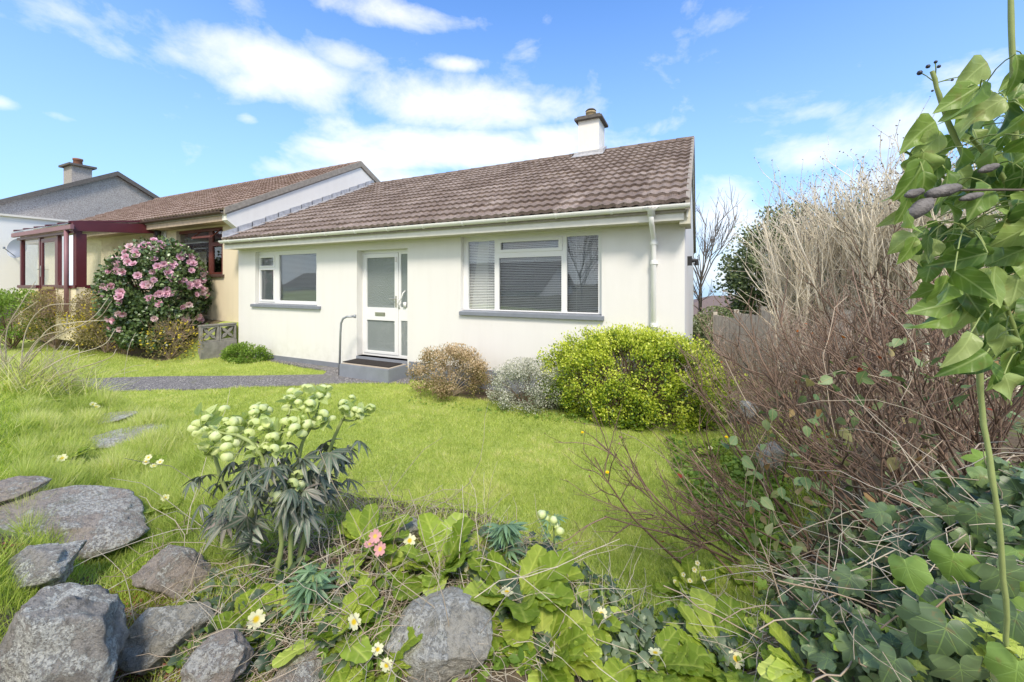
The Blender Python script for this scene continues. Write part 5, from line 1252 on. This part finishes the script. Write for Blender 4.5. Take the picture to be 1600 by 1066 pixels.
# ------------------------------------------------------------------ rocks
def rock(name, label, px, py, wpx, hpx, mat, depth=.8, rough=.12, sink=.35, seed=0, flat=0, top=0, rotz=0, group='stones set in the foreground bank', tilt=0):
    p, t = hit(px, min(py+hpx*.35, 1064) if py+hpx*.35 < 1064 else 1064)
    if py+hpx*.35 > 1064: t *= .95
    sx = wpx/F*t/2*.75; szz = hpx/F*t/2*.73; syy = sx*depth
    c = at(px, t+.0, py=py); base = Vector((c.x, c.y, Hf(c.x, c.y)))
    bm = bmesh.new(); bmesh.ops.create_icosphere(bm, subdivisions=5, radius=1)
    o = Vector((seed*7.3, seed*3.1, seed*1.7)); rr_ = random.Random(seed*13+5)
    pl = [(Vector((rr_.gauss(0,1), rr_.gauss(0,1), rr_.gauss(0,1))).normalized(), rr_.uniform(.66, .95)) for _ in range(17)]
    for v in bm.verts:
        d = v.co.normalized(); n1 = mnoise.fractal(d*1.1+o, 1, 2.1, 3); n2 = mnoise.fractal(d*3.5+o, .9, 2.1, 4); n3 = mnoise.cell(d*1.7+o+Vector((0,0,9)))
        w_ = 1.12
        for pn, pd_ in pl:
            k_ = d.dot(pn)
            if k_ > .05: w_ = min(w_, pd_/k_ + .035*max(0, 1-abs(pd_/k_-w_)/.1))
        r_ = w_ + .10*n1 + rough*.55*n2 + .022*abs(mnoise.noise(d*12+o)) + .014*mnoise.noise(d*30+o)
        q = Vector((d.x, d.y, d.z))*r_*1.12
        if flat: q.z = min(q.z, flat + .1*n2)
        v.co = Vector((q.x*sx, q.y*syy, q.z*szz))
    rot = Matrix.Rotation(TH+rotz, 4, 'Z') @ Matrix.Rotation(tilt, 4, 'Y')
    bmesh.ops.transform(bm, matrix=Matrix.Translation(c - Vector((0,0,.14*szz))) @ rot, verts=bm.verts)
    me = bpy.data.meshes.new(name); bm.to_mesh(me); bm.free(); me.materials.append(M[mat])
    me.polygons.foreach_set('use_smooth', [True]*len(me.polygons))
    ob = link(name, me); return props(ob, label, 'rock', group)
rock('boulder', 'large rough grey boulder crusted with pale lichen at the lower left corner', 92, 1010, 205, 250, 'rock_rough', .9, .14, seed=1, tilt=.1)
rock('stone', 'long brownish stone slab lying above the lichened boulders on the left', 100, 812, 265, 70, 'rock_brown', .7, .10, seed=2, tilt=.12)
rock('stone', 'low stone with thick white lichen patches above the large boulder', 62, 880, 150, 75, 'rock_rough', .8, .12, seed=3, tilt=-.15)
rock('stone', 'thin flat stone at the left edge above the brown slab', 12, 766, 110, 34, 'rock_brown', .8, .1, seed=4)
rock('stone', 'peaked grey stone left of the hellebore stems', 272, 892, 125, 85, 'rock_brown', .8, .1, seed=5, tilt=.1)
rock('stone', 'broad grey slab right of the large lichened boulder', 262, 985, 180, 95, 'rock_pale', .7, .1, seed=6, tilt=-.2)
rock('stone', 'small angular stone under the hellebore at the bottom', 345, 1035, 110, 90, 'rock_brown', .8, .12, seed=7)
rock('boulder', 'broad pale grey green stone in the middle of the bottom edge', 688, 992, 195, 118, 'rock_pale', .8, .09, seed=8, tilt=.08)
rock('stone', 'small grey stone in the dry stalks behind the pink primrose', 632, 826, 70, 38, 'rock_pale', .8, .1, seed=9)
rock('stone', 'flat grey stone sunk in the grass left of the hellebore flowers', 205, 678, 120, 22, 'rock_pale', .9, .06, seed=10, flat=.5)
rock('stone', 'flat stone sunk in the lawn nearest the path', 172, 652, 75, 14, 'rock_pale', .9, .06, seed=11, flat=.5)
rock('stone', 'upright pale grey stone among the brown twigs on the right bank', 1205, 712, 50, 60, 'rock_pale', .8, .1, seed=12)
rock('stone', 'grey stone low in the right bank beside the golden bush', 1165, 640, 60, 46, 'rock_pale', .8, .1, seed=13)
rock('stone', 'long dark stone showing at the bottom right of the small hellebore', 470, 1045, 120, 50, 'rock_brown', .8, .1, seed=14)

# ------------------------------------------------------------------ grass
def thin_by(mask, *arrs): return [a_[mask] for a_ in arrs]
def lawn(n):
    # area sampling with density falling with distance from the bank
    t = 1.7*(10.5/1.7)**RNG.random(n); s_ = RNG.uniform(-1.25, .75, n)*t
    X = s_*CT - t*ST; Y = s_*ST + t*CT; return X, Y, t
X, Y, t = lawn(620000)
so_ = soilness(X, Y) + RNG.normal(size=len(X))*.18
ok = (so_ < .5) & ~in_poly(X, Y, PATHA + 0) & ~((X > -10.25) & (Y > YW-.02)) & ~((X > sx0) & (X < sx1) & (Y > 5.26)) & ~((X < -10.25) & (Y > 5.0))
X, Y, t = thin_by(ok, X, Y, t); n = len(X); Z = H(X, Y)
cell = np.sin(X*3.1+2*np.sin(Y*1.7))*np.cos(Y*2.7+np.sin(X*2.1))*.5 + .5*np.sin(X*7.7+Y*3.3)*np.sin(Y*8.9-X*2)
longg = smooth((Z-.12)/.25)
hgt = (.035 + .018*RNG.random(n) + .012*cell)*(1+1.3*longg)
pt_ = np.sin(X*1.1+.7*np.sin(Y*1.9+1))*np.sin(Y*1.5+.8*np.sin(X*1.7)) + .6*np.sin(X*4.3+Y*2.2)*np.sin(Y*4.9-X*1.3)
fine = np.array([mnoise.noise(Vector((x, y, 0))) for x in np.arange(0, 40, .25) for y in np.arange(0, 40, .25)]).reshape(160, 160)
def lut(X, Y, f): return fine[(np.abs(X*f*4).astype(int)) % 160, (np.abs(Y*f*4).astype(int)) % 160]
fn_ = lut(X, Y, 6.3) + .8*lut(X+3, Y-2, 15.7) + .8*lut(X*.8+Y*.6, Y*.8-X*.6, 2.3)
var = np.clip(.47 + .05*cell + .10*pt_ + .28*fn_ + RNG.normal(size=n)*.17, 0, 1); hgt = hgt*(1+.5*np.clip(fn_, -1, 1))
lean = RNG.normal(size=(n, 3))*.55; lean[:, 2] = 1
a = NM(); wd = (.0022 + .0011*t)
scatter(a, T_BLADE, np.stack([X, Y, Z-.005], 1), lean, rdir(n), np.stack([wd, hgt, hgt], 1), var)
props(a.build('lawn_grass', M['grass'], None, False), 'short bright green lawn grass between the bank and the bungalow', 'grass', kind='stuff')
# long grass on the left of the bank and among stones
TB2 = t_blade2(.5)
def tuft_field(name, poly, n, h, mat, label, w=.004, clump=7, var0=.5, lift=0, kind='stuff'):
    P = surf_points(poly, n//clump, (0, 0)); P = np.repeat(P, clump, 0) + RNG.normal(size=(len(P)*clump, 3))*[.03,.03,0]
    P[:, 2] = H(P[:, 0], P[:, 1]) - .01; m = len(P); d = RNG.normal(size=(m, 3))*.38; d[:, 2] = 1
    hh = RNG.uniform(*h, m)*(.5+.5*RNG.random(m)); a = NM()
    scatter(a, TB2, P, d, rdir(m)*[1,1,.2], np.stack([np.full(m, w), hh, hh], 1), np.clip(var0+RNG.normal(size=m)*.22, 0, 1))
    return props(a.build(name, M[mat], None, False), label, 'grass', kind=kind)
tuft_field('bank_grass', [(-40,600),(110,600),(300,650),(430,730),(330,830),(200,790),(60,760),(-40,740)], 30000, (.04,.10), 'grass_long', 'long bright green grass on the left of the bank above the stones', .004)
tuft_field('stone_grass', [(-20,870),(60,845),(150,840),(230,850),(290,880),(390,930),(330,990),(210,950),(120,900),(20,950),(-20,950)], 11000, (.03,.09), 'grass_long', 'short mossy grass growing between the foreground stones', .003)
tuft_field('crest_grass', [(420,740),(560,765),(720,800),(870,860),(1000,935),(1010,990),(860,930),(700,880),(540,850),(400,820)], 7000, (.03,.10), 'grass_long', 'wispy green grass along the crest of the bank', .003)
tuft_field('right_bank_grass', [(1090,690),(1230,650),(1330,700),(1260,860),(1190,900),(1120,800)], 9000, (.04,.14), 'grass_long', 'uneven green grass under the bare brown twigs', .0035)
tuft_field('verge_grass', [(930,880),(1000,900),(1130,900),(1200,960),(1100,1000),(980,960)], 5000, (.03,.08), 'grass_long', 'grass running up to the plants at the right end of the bank', .003)
# pale tussock with arching dead stalks
tp = at(28, 4.05, z=0); tp.z = Hf(tp.x, tp.y)-.02
ts = thing('grass_tussock', 'pale dry grass tussock with arching dead stalks at the left edge', 'grass clump', tp)
a = NM(); m = 2600; P = np.array(tp) + RNG.normal(size=(m, 3))*[.3,.28,0]; P[:, 2] = H(P[:, 0], P[:, 1])-.01
d = RNG.normal(size=(m, 3))*.5; d[:, 2] = 1; hh = RNG.uniform(.12, .38, m)
scatter(a, t_blade2(.9), P, d, rdir(m)*[1,1,.1], np.stack([np.full(m, .006), hh, hh], 1), np.clip(RNG.normal(.75, .25, m), 0, 1)); a.build('blades', M['grass_long'], ts, False)
s = NM(); rt = -lft
for (pts) in ([(20,600),(60,545),(140,500),(170,465)], [(20,600),(80,530),(150,500),(175,470)], [(30,600),(40,520),(70,480),(120,475)], [(10,590),(10,520),(30,480),(55,440)], [(30,600),(100,560),(160,540),(180,515)], [(20,600),(0,540),(20,500),(60,470)], [(40,605),(110,580),(170,560),(182,545)], [(15,600),(70,520),(110,505),(170,500)], [(20,590),(60,530),(100,515),(105,490)]):
    px_tube([(x, y, 4.0 + .1*random.random()) for x, y in pts], [.006, .003], random.random(), 5)
m = 260; P = np.array(tp) + RNG.normal(size=(m, 3))*[.25,.25,0]; PT = grow(P, unit(RNG.normal(size=(m, 3))*.5+[.25,0,1]), RNG.uniform(.25, .6, m), 6, .15, -.1); tubes(s, PT, .0022, 3)
s.build('dead_stalks', M['straw'], ts)

# dry straw on the bank
def straw(name, label, poly, n, L, r=.0014, mat='straw', lift=(.0, .05), up=.15):
    P = surf_points(poly, n, lift); d = RNG.normal(size=(n, 3))*[1,1,.3]; d[:, 2] += up
    PT = grow(P, unit(d), RNG.uniform(*L, n), 7, .22, -.06); g_ = H(PT[..., 0], PT[..., 1]); PT[..., 2] = np.maximum(PT[..., 2], g_+.003)
    s = NM(); tubes(s, PT, np.linspace(r, r*.5, 7)[None], 3); return props(s.build(name, M[mat]), label, 'dead stalks', kind='stuff')
straw('straw_litter', 'pale dead stalks matted over the crest of the bank', [(430,760),(560,765),(700,800),(860,850),(1000,930),(1200,960),(1230,1066),(300,1066),(340,960),(440,900)], 1000, (.08,.35))
straw('brown_litter', 'dark dead stalks and thatch beneath the hellebore', [(250,850),(420,720),(600,760),(800,830),(900,880),(820,1000),(600,1066),(120,1066),(220,930)], 1300, (.05,.22), .0017, 'deadstem')
straw('long_dead_stalks', 'long pale dead stalks arching across the foreground plants', [(150,860),(420,820),(660,800),(900,950),(1000,1066),(150,1066)], 70, (.3,.75), .0019, 'straw', (.02, .1), .45)
straw('lower_right_stalks', 'pale broken stalks lying among the ivy', [(1180,900),(1350,760),(1560,700),(1560,1000),(1250,1066)], 160, (.15,.5), .0018, 'straw', (.05, .2), .3)
# small ivy / low cover over the bank
def cover(name, label, poly, n, size, mat, tm, lift=(.0, .05), cat='ground cover'):
    P = surf_points(poly, n, lift); N = unit(RNG.normal(size=(n, 3))*.5+[0,0,1]-fw*.5); D = unit(RNG.normal(size=(n, 3))*[1,1,.4]); a = NM()
    scatter(a, tm, P, D, N, RNG.uniform(*size, n), RNG.random(n)); return props(a.build(name, M[mat]), label, cat, kind='stuff')
cover('bank_ivy', 'small dark ivy leaves creeping over the crest of the bank', [(700,880),(760,840),(860,850),(960,920),(1020,980),(1150,1000),(1150,1066),(880,1066),(760,960)], 900, (.02,.05), 'ivy_small', T_IVY2, (.0, .07))
cover('stone_ivy', 'small ivy leaves and seedlings between the stones at lower left', [(230,1066),(330,900),(440,880),(560,900),(560,1066)], 420, (.02,.05), 'ivy_small', T_IVY2, (.0, .06))
tuft_field('stone_moss_grass', [(-20,850),(330,850),(420,960),(420,1066),(-20,1066)], 9000, (.03,.08), 'grass_long', 'fine grass in the crevices between the foreground stones', .0028)
cover('stonecrop', 'dark red stonecrop in the gaps between the left stones', [(0,850),(130,860),(330,960),(330,1066),(150,1066),(200,960),(0,900)], 2200, (.006,.014), 'sedum', T_OVATE, (.0, .02))
cover('bed_weeds', 'low green weeds along the edge of the right bank', [(1040,690),(1150,700),(1230,760),(1230,900),(1130,860),(1060,760)], 2600, (.02,.06), 'leaf_fresh', T_OVATE, (.0, .09))
cover('bank_seedlings', 'small bright green seedlings and weeds between the primroses', [(330,960),(430,830),(600,800),(800,850),(960,920),(1180,960),(1230,1066),(250,1066)], 2600, (.012,.04), 'leaf_fresh', T_OVATE, (.0, .05))
cover('bed_leaves', 'low green leaves along the foot of the bushes by the wall', [(640,625),(880,650),(1080,668),(1080,680),(870,662),(640,632)], 500, (.02,.05), 'leaf_fresh', T_OVATE, (.0, .05))

# ------------------------------------------------------------------ hellebores
def bell_mesh():
    n, rg = 20, 6; V = []; 
    for i in range(rg+1):
        u = i/rg; a_ = u*1.75; r = math.sin(min(a_, 1.57))*(1 if a_ < 1.57 else 1-.12*(a_-1.57)); z = math.cos(a_)*.85
        for k in range(n):
            th = 2*math.pi*k/n; lob = 1 + (.10*math.cos(5*th)*u*u); V.append((r*lob*math.cos(th), r*lob*math.sin(th), z - .16*u*u*math.cos(5*th)*-1))
    Fq = [(i*n+k, i*n+(k+1) % n, (i+1)*n+(k+1) % n, (i+1)*n+k) for i in range(rg) for k in range(n)]
    a = NM(); V = np.array(V); a.add(V, np.array(Fq), np.repeat(1-np.arange(rg+1)/rg, n)*.7+.2); return a.mesh('hellebore_bell', M['hell_flower'])
BELL = bell_mesh()
def palmate(a, P, D, N, L, nl, var, tm=T_NARROW, droop=.3):
    """one palmate leaf: nl leaflets fanned about D"""
    D = unit(np.array(D, float)); N = unit(np.array(N, float)); X_ = np.cross(D, N); X_ = unit(X_); N = np.cross(X_, D)
    an = np.radians(np.linspace(-105, 105, nl)); dd = unit(np.cos(an)[:, None]*D + np.sin(an)[:, None]*X_ - N*droop + RNG.normal(size=(nl, 3))*.06)
    ll = L*(1-.35*np.abs(an)/2)*RNG.uniform(.85, 1.1, nl)
    scatter(a, tm, np.repeat([P], nl, 0), dd, np.repeat([N], nl, 0), np.stack([ll*1.15, ll, ll], 1), np.clip(var+RNG.normal(size=nl)*.12, 0, 1))
hb, ht = hit(450, 905)
hel = thing('hellebore', 'large hellebore with clustered pale green bell flowers above drooping dark leaves', 'flowering plant', hb)
s = NM(); T0 = ht
def hp(x, y, dt=0): return np.array(tuple(at(x, T0+dt, py=y)))
main = [[(453,908,0),(455,830,0),(465,760,.02),(470,700,.02),(490,660,.03)], [(390,900,.03),(385,850,.03),(400,780,.03),(430,700,.0),(450,650,0)], [(430,905,-.03),(440,840,-.04),(430,770,-.06),(400,700,-.08),(370,680,-.08)],
        [(460,900,.05),(480,820,.08),(500,750,.1),(520,690,.1),(535,655,.1)], [(400,905,.08),(380,820,.1),(350,760,.1),(335,710,.08)]]
tops = []
for st_ in main:
    Q = px_tube([(x, y, T0+d) for x, y, d in st_], [.0095, .006], .75, 8); tops.append(Q)
umbels = [(320,655,-.05,2),(350,668,-.04,4),(325,700,.0,4),(372,690,-.06,5),(405,640,.0,5),(420,668,-.06,5),(455,622,.03,6),(500,615,.06,6),(540,638,.08,5),(562,645,.1,3),(505,655,.02,5),(462,668,-.04,6),(430,700,-.08,4),(400,705,-.08,3),(455,755,-.06,6),(335,675,.05,4),(480,635,.0,4),(390,655,.04,3)]
fl = NM(); nb_fl = 0
for (x, y, d, k) in umbels:
    c = hp(x, y, d); QQ = np.concatenate([q[10:] for q in tops]); j = QQ[np.argmin(np.linalg.norm(QQ-(c-[0,0,.06]), axis=1))]
    u = np.linspace(0, 1, 6)[:, None]; PT = j*(1-u) + (c-[0,0,.02])*u + np.sin(u*np.pi)*[0,0,-.01]; tubes(s, PT[None], np.linspace(.005, .003, 6)[None], 6, np.array([.8]))
    for i in range(k+2):
        q = c + RNG.normal(size=3)*[.028,.028,.018]; tip = unit(np.array([0,0,1.0]) + RNG.normal(size=3)*.45 + fw*.35)
        place(BELL, hel, 'blossom', q, tip, random.uniform(.015, .023)); nb_fl += 1
        top = q + tip*.018; PT = grow(np.array([c-[0,0,.02]]), np.array([unit(top-c+[0,0,.03])]), .03, 4, .1); PT[0, -1] = top; tubes(s, PT, .0016, 4, np.array([.7]))
    nb_ = 12; P = np.repeat([c-[0,0,.01]], nb_, 0)+RNG.normal(size=(nb_, 3))*.012; scatter(fl, T_OVATE, P, unit(RNG.normal(size=(nb_, 3))+[0,0,.6]), unit(RNG.normal(size=(nb_, 3))*.4+[0,0,1]), RNG.uniform(.03, .06, nb_), RNG.random(nb_))
fl.build('foliage', M['hell_bract'], hel); s.build('stem', M['green_stem'], hel)
a = NM(); 
for i in range(125):
    q = tops[i % len(tops)]; p = q[int(RNG.uniform(.38, .78)*(len(q)-1))]; an = RNG.uniform(0, 2*math.pi); out_ = np.array([math.cos(an), math.sin(an), RNG.uniform(-.1, .35)])
    e = p + unit(out_)*RNG.uniform(.04, .13); s2 = None
    palmate(a, e, unit(out_*[1,1,.3]+[0,0,-.35]), unit(RNG.normal(size=3)*.35+[0,0,1]), RNG.uniform(.06, .115), int(RNG.integers(6, 10)), RNG.uniform(.05, .8), droop=RNG.uniform(.0, .5))
    if i < 40:
        v_, f_, _ = T_BLADE
hl = a.build('leaves', M['hell_leaf'], hel)
def small_hellebore(label, px, py, top, n, flowers=0, mat='hell_fresh', L=.07):
    p, t = hit(px, py); root = thing('young_hellebore', label, 'plant', p); global s; s = NM()
    px_tube([(px, py, t), (px+4, (py+top)/2, t), (px+2, top, t)], [.005, .0035], .7, 7); s.build('stem', M['green_stem'], root); a = NM()
    hh = (py-top)*t/F
    for i in range(n):
        c = np.array(p) + [0,0,hh*RNG.uniform(.35, 1.0)]; an = RNG.uniform(0, 6.28); o_ = np.array([math.cos(an), math.sin(an), .5])
        palmate(a, c+unit(o_)*.025, unit(o_), [0,0,1], L*RNG.uniform(.7, 1.1), 7, RNG.uniform(.2, .9), droop=.15)
    a.build('leaves', M[mat], root)
    for i in range(flowers):
        c = np.array(p) + [0,0,hh*RNG.uniform(.8, 1.08)] + RNG.normal(size=3)*[.035,.02,0]; place(BELL, root, 'blossom', c, unit(np.array([0,0,1])+RNG.normal(size=3)*.3), random.uniform(.014, .018))
small_hellebore('young hellebore with narrow blue green leaves and no flowers right of the crest', 788, 890, 815, 12, 0, L=.085)
small_hellebore('small hellebore with a few pale bells on one stem beside the lawn edge', 862, 905, 805, 8, 8, 'hell_fresh', .05)
small_hellebore('leafy young hellebore shoot at the foot of the large hellebore', 487, 975, 900, 12, 0, L=.085)
small_hellebore('young hellebore shoot with a pale bud left of the large one', 372, 905, 800, 7, 2, 'hell_bract', .05)

# ------------------------------------------------------------------ primroses
PF = NM(); scatter(PF, T_PRIMFLOWER, [[0,0,0]], [[0,1,0]], [[0,0,1]], np.array([1.0]), np.array([.2])); PFM = PF.mesh('primrose_flower', M['primula_flower'])
PK = NM(); scatter(PK, T_PRIMFLOWER, [[0,0,0]], [[0,1,0]], [[0,0,1]], np.array([1.0]), np.array([.2])); PKM = PK.mesh('pink_primrose_flower', M['primula_pink'])
def primrose(label, px, py, R_, n, flowers, mesh=None, name='primrose', up=.7, fs=.027):
    p, t = hit(px, py); L = R_/F*t*1.05; n = int(n*1.9); root = thing(name, label, 'primrose', p, 0, 'primroses in the bank and lawn edge')
    global s; s = NM()
    an = RNG.uniform(0, 2*math.pi, n); el = RNG.uniform(.15, 1.0, n)*up
    D = unit(np.stack([np.cos(an), np.sin(an), el*1.4], 1)); N = unit(np.stack([-np.cos(an)*el, -np.sin(an)*el, np.ones(n)], 1) + RNG.normal(size=(n, 3))*.18)
    ll = L*RNG.uniform(.65, 1.1, n); a = NM(); vr_ = RNG.random(n)
    for q_ in range(4):
        m_ = np.arange(n) % 4 == q_
        if m_.any(): scatter(a, PRIMS[q_], np.array(p)+D[m_]*[.012,.012,0]+[0,0,.01], D[m_], N[m_], np.stack([ll[m_]*1.1, ll[m_], ll[m_]], 1), vr_[m_]); a.build('leaves', M['primula'], root)
    toc = unit(np.array([0,0,EYE])-np.array(p))
    for (x, y) in flowers:
        q = np.array(tuple(at(x, t-.02, py=y))); nrm = unit(toc*.8 + np.array([0,0,.5]) + RNG.normal(size=3)*.3)
        place(mesh or PFM, root, 'blossom', q, nrm, fs*random.uniform(.85, 1.1))
        u = np.linspace(0, 1, 6)[:, None]; b0 = np.array(p)+[0,0,.01]; PT = b0*(1-u) + (q-nrm*.006)*u + np.sin(u*np.pi)*[0,0,.01]; tubes(s, PT[None], .0013, 5, np.array([.9]))
    if flowers: s.build('flower_stalk', M['green_stem'], root)
    return root
primrose('primrose with tall broad leaves and two flowers above the centre stone', 690, 905, 85, 13, [(735,888),(772,893)], up=1.5)
primrose('primrose with upright leaves at the far side of the pink one', 575, 865, 62, 9, [(640,845)], up=1.3)
primrose('primrose with pale pink flowers among the dead stalks', 590, 905, 40, 5, [(594,858),(578,850),(586,838)], PKM)
primrose('large primrose whose long leaves spread right of the centre stone', 805, 950, 95, 14, [(792,925),(803,958)], up=1.1)
primrose('primrose rosette low in front of the small flowering hellebore', 905, 975, 62, 12, [(940,960)])
primrose('primrose at the bottom edge with one white flower facing up', 850, 1040, 85, 15, [(868,1022),(838,1050)], up=.9)
primrose('primrose with one big pale flower below the large hellebore', 520, 1010, 75, 9, [(527,995),(553,972)], up=1.2, fs=.022)
primrose('primrose with three yellow eyed flowers together at the bottom edge', 590, 1060, 72, 10, [(590,1015),(604,1040),(610,1056)], up=.8, fs=.021)
primrose('yellow green primrose leaves with one bud among the stones at left', 405, 1000, 70, 9, [(400,968)], up=1.0)
primrose('primrose at the bottom edge with a yellow flower right of centre', 1010, 1050, 85, 12, [(1028,1056),(1024,1020),(975,1040)], up=.7)
primrose('broad leaved primrose at the bottom edge with two small flowers', 1130, 1050, 90, 14, [(1150,1030),(1185,1060)], up=.8)
primrose('primrose with one white flower at the foot of the ivy', 1260, 1055, 70, 9, [(1333,1035),(1215,1048)], up=.7, fs=.02)
primrose('tall primrose cluster standing in the lawn left of the bare shrub', 1085, 935, 48, 11, [(1068,898),(1085,890),(1078,908),(1100,905),(1055,910),(1090,880)], up=1.6, fs=.014)
primrose('primrose pair in the long grass at the left edge', 92, 730, 38, 8, [(84,718),(97,716),(80,727)], fs=.03)
primrose('primrose cluster in the long grass nearer the hellebore', 240, 750, 42, 9, [(228,722),(240,728),(250,722),(236,738),(247,736),(232,715)], fs=.022)
primrose('primrose leaves at the stone edge left of the large hellebore', 255, 800, 50, 11, [(258,778),(180,790)], fs=.018)
primrose('small primrose between the flat stones and the hellebore flowers', 190, 710, 22, 7, [(185,705),(195,703)], fs=.018)
primrose('small distant primrose in the grass by the path end', 60, 632, 20, 8, [(40,622),(62,626),(72,630)], fs=.03)
primrose('primrose in the grass just below the flat stone', 140, 640, 18, 7, [(145,632),(150,636)], fs=.03)
primrose('primrose clump at the foot of the golden bush with cream flowers', 985, 668, 26, 14, [(975,663),(995,664),(985,668)], fs=.028)
primrose('row of primrose flowers under the brown twigs by the lawn edge', 1125, 712, 30, 12, [(1110,700),(1120,722),(1135,708),(1145,730),(1105,715)], fs=.022)
primrose('primrose with white flowers where the thin twigs reach the grass', 1150, 905, 34, 8, [(1163,922)], fs=.013)

# dandelions and daisies on the lawn
DM = NM(); k = 22; an = np.linspace(0, 2*np.pi, k, endpoint=False)
for el, sz in ((.15, 1.0), (.6, .8), (1.2, .55)): scatter(DM, T_DIAMOND, np.zeros((k, 3)), np.stack([np.cos(an+el), np.sin(an+el), np.full(k, el)], 1), np.tile([0,0,1.], (k, 1)), np.full(k, sz), RNG.random(k))
DMM = DM.mesh('dandelion_head', M['dandelion'])
for (x, y, lb) in ((949,746,'lone yellow dandelion in the middle of the lawn'), (910,682,'yellow dandelion near the golden bush on the lawn'), (1135,690,'yellow dandelion at the edge of the twigs'), (1262,676,'yellow dandelion deep in the brown twigs'), (246,574,'tiny yellow dandelion on the lawn beyond the path')):
    p, t = hit(x, y); r_ = thing('dandelion', lb, 'dandelion', p, 0, 'dandelions in the lawn'); place(DMM, r_, 'flower_head', p+Vector((0,0,.045)), (0,-.4,1), .018)
    b = MB(); b.tube([p-Vector((0,0,.01)), p+Vector((0,0,.045))], .0022, 6); b.build('stalk', M['green_stem'], r_)

# green shoot stalks (fresh yellow-green sprigs) bottom right
sg = thing('cleavers_sprig', 'fresh yellow green whorled sprigs rising through the ivy at the bottom right corner', 'plant', hit(1540, 1040)[0])
a = NM(); s = NM()
for (x, y, t_) in ((1430,1050,.95),(1505,985,.9),(1540,990,.88),(1570,1010,.85),(1530,1030,.88),(1595,1030,.82)):
    px_tube([(x+8, y+70, t_), (x+3, y+30, t_), (x, y-8, t_)], .0012, .9, 5)
    for dy in (-8, 8, 26):
        c = np.array(tuple(at(x+2, t_, py=y+dy))); kk = 6; an = np.linspace(0, 6.28, kk, endpoint=False)
        scatter(a, T_OVATE, np.repeat([c], kk, 0), np.stack([np.cos(an), np.sin(an), np.full(kk, .35)], 1), np.tile([0,0,1.], (kk, 1)), np.full(kk, .018+.006*(dy < 0)), RNG.random(kk)*.4+.6)
a.build('leaves', M['primula'], sg); s.build('stem', M['green_stem'], sg)
print('OBJECTS', len(bpy.data.objects))
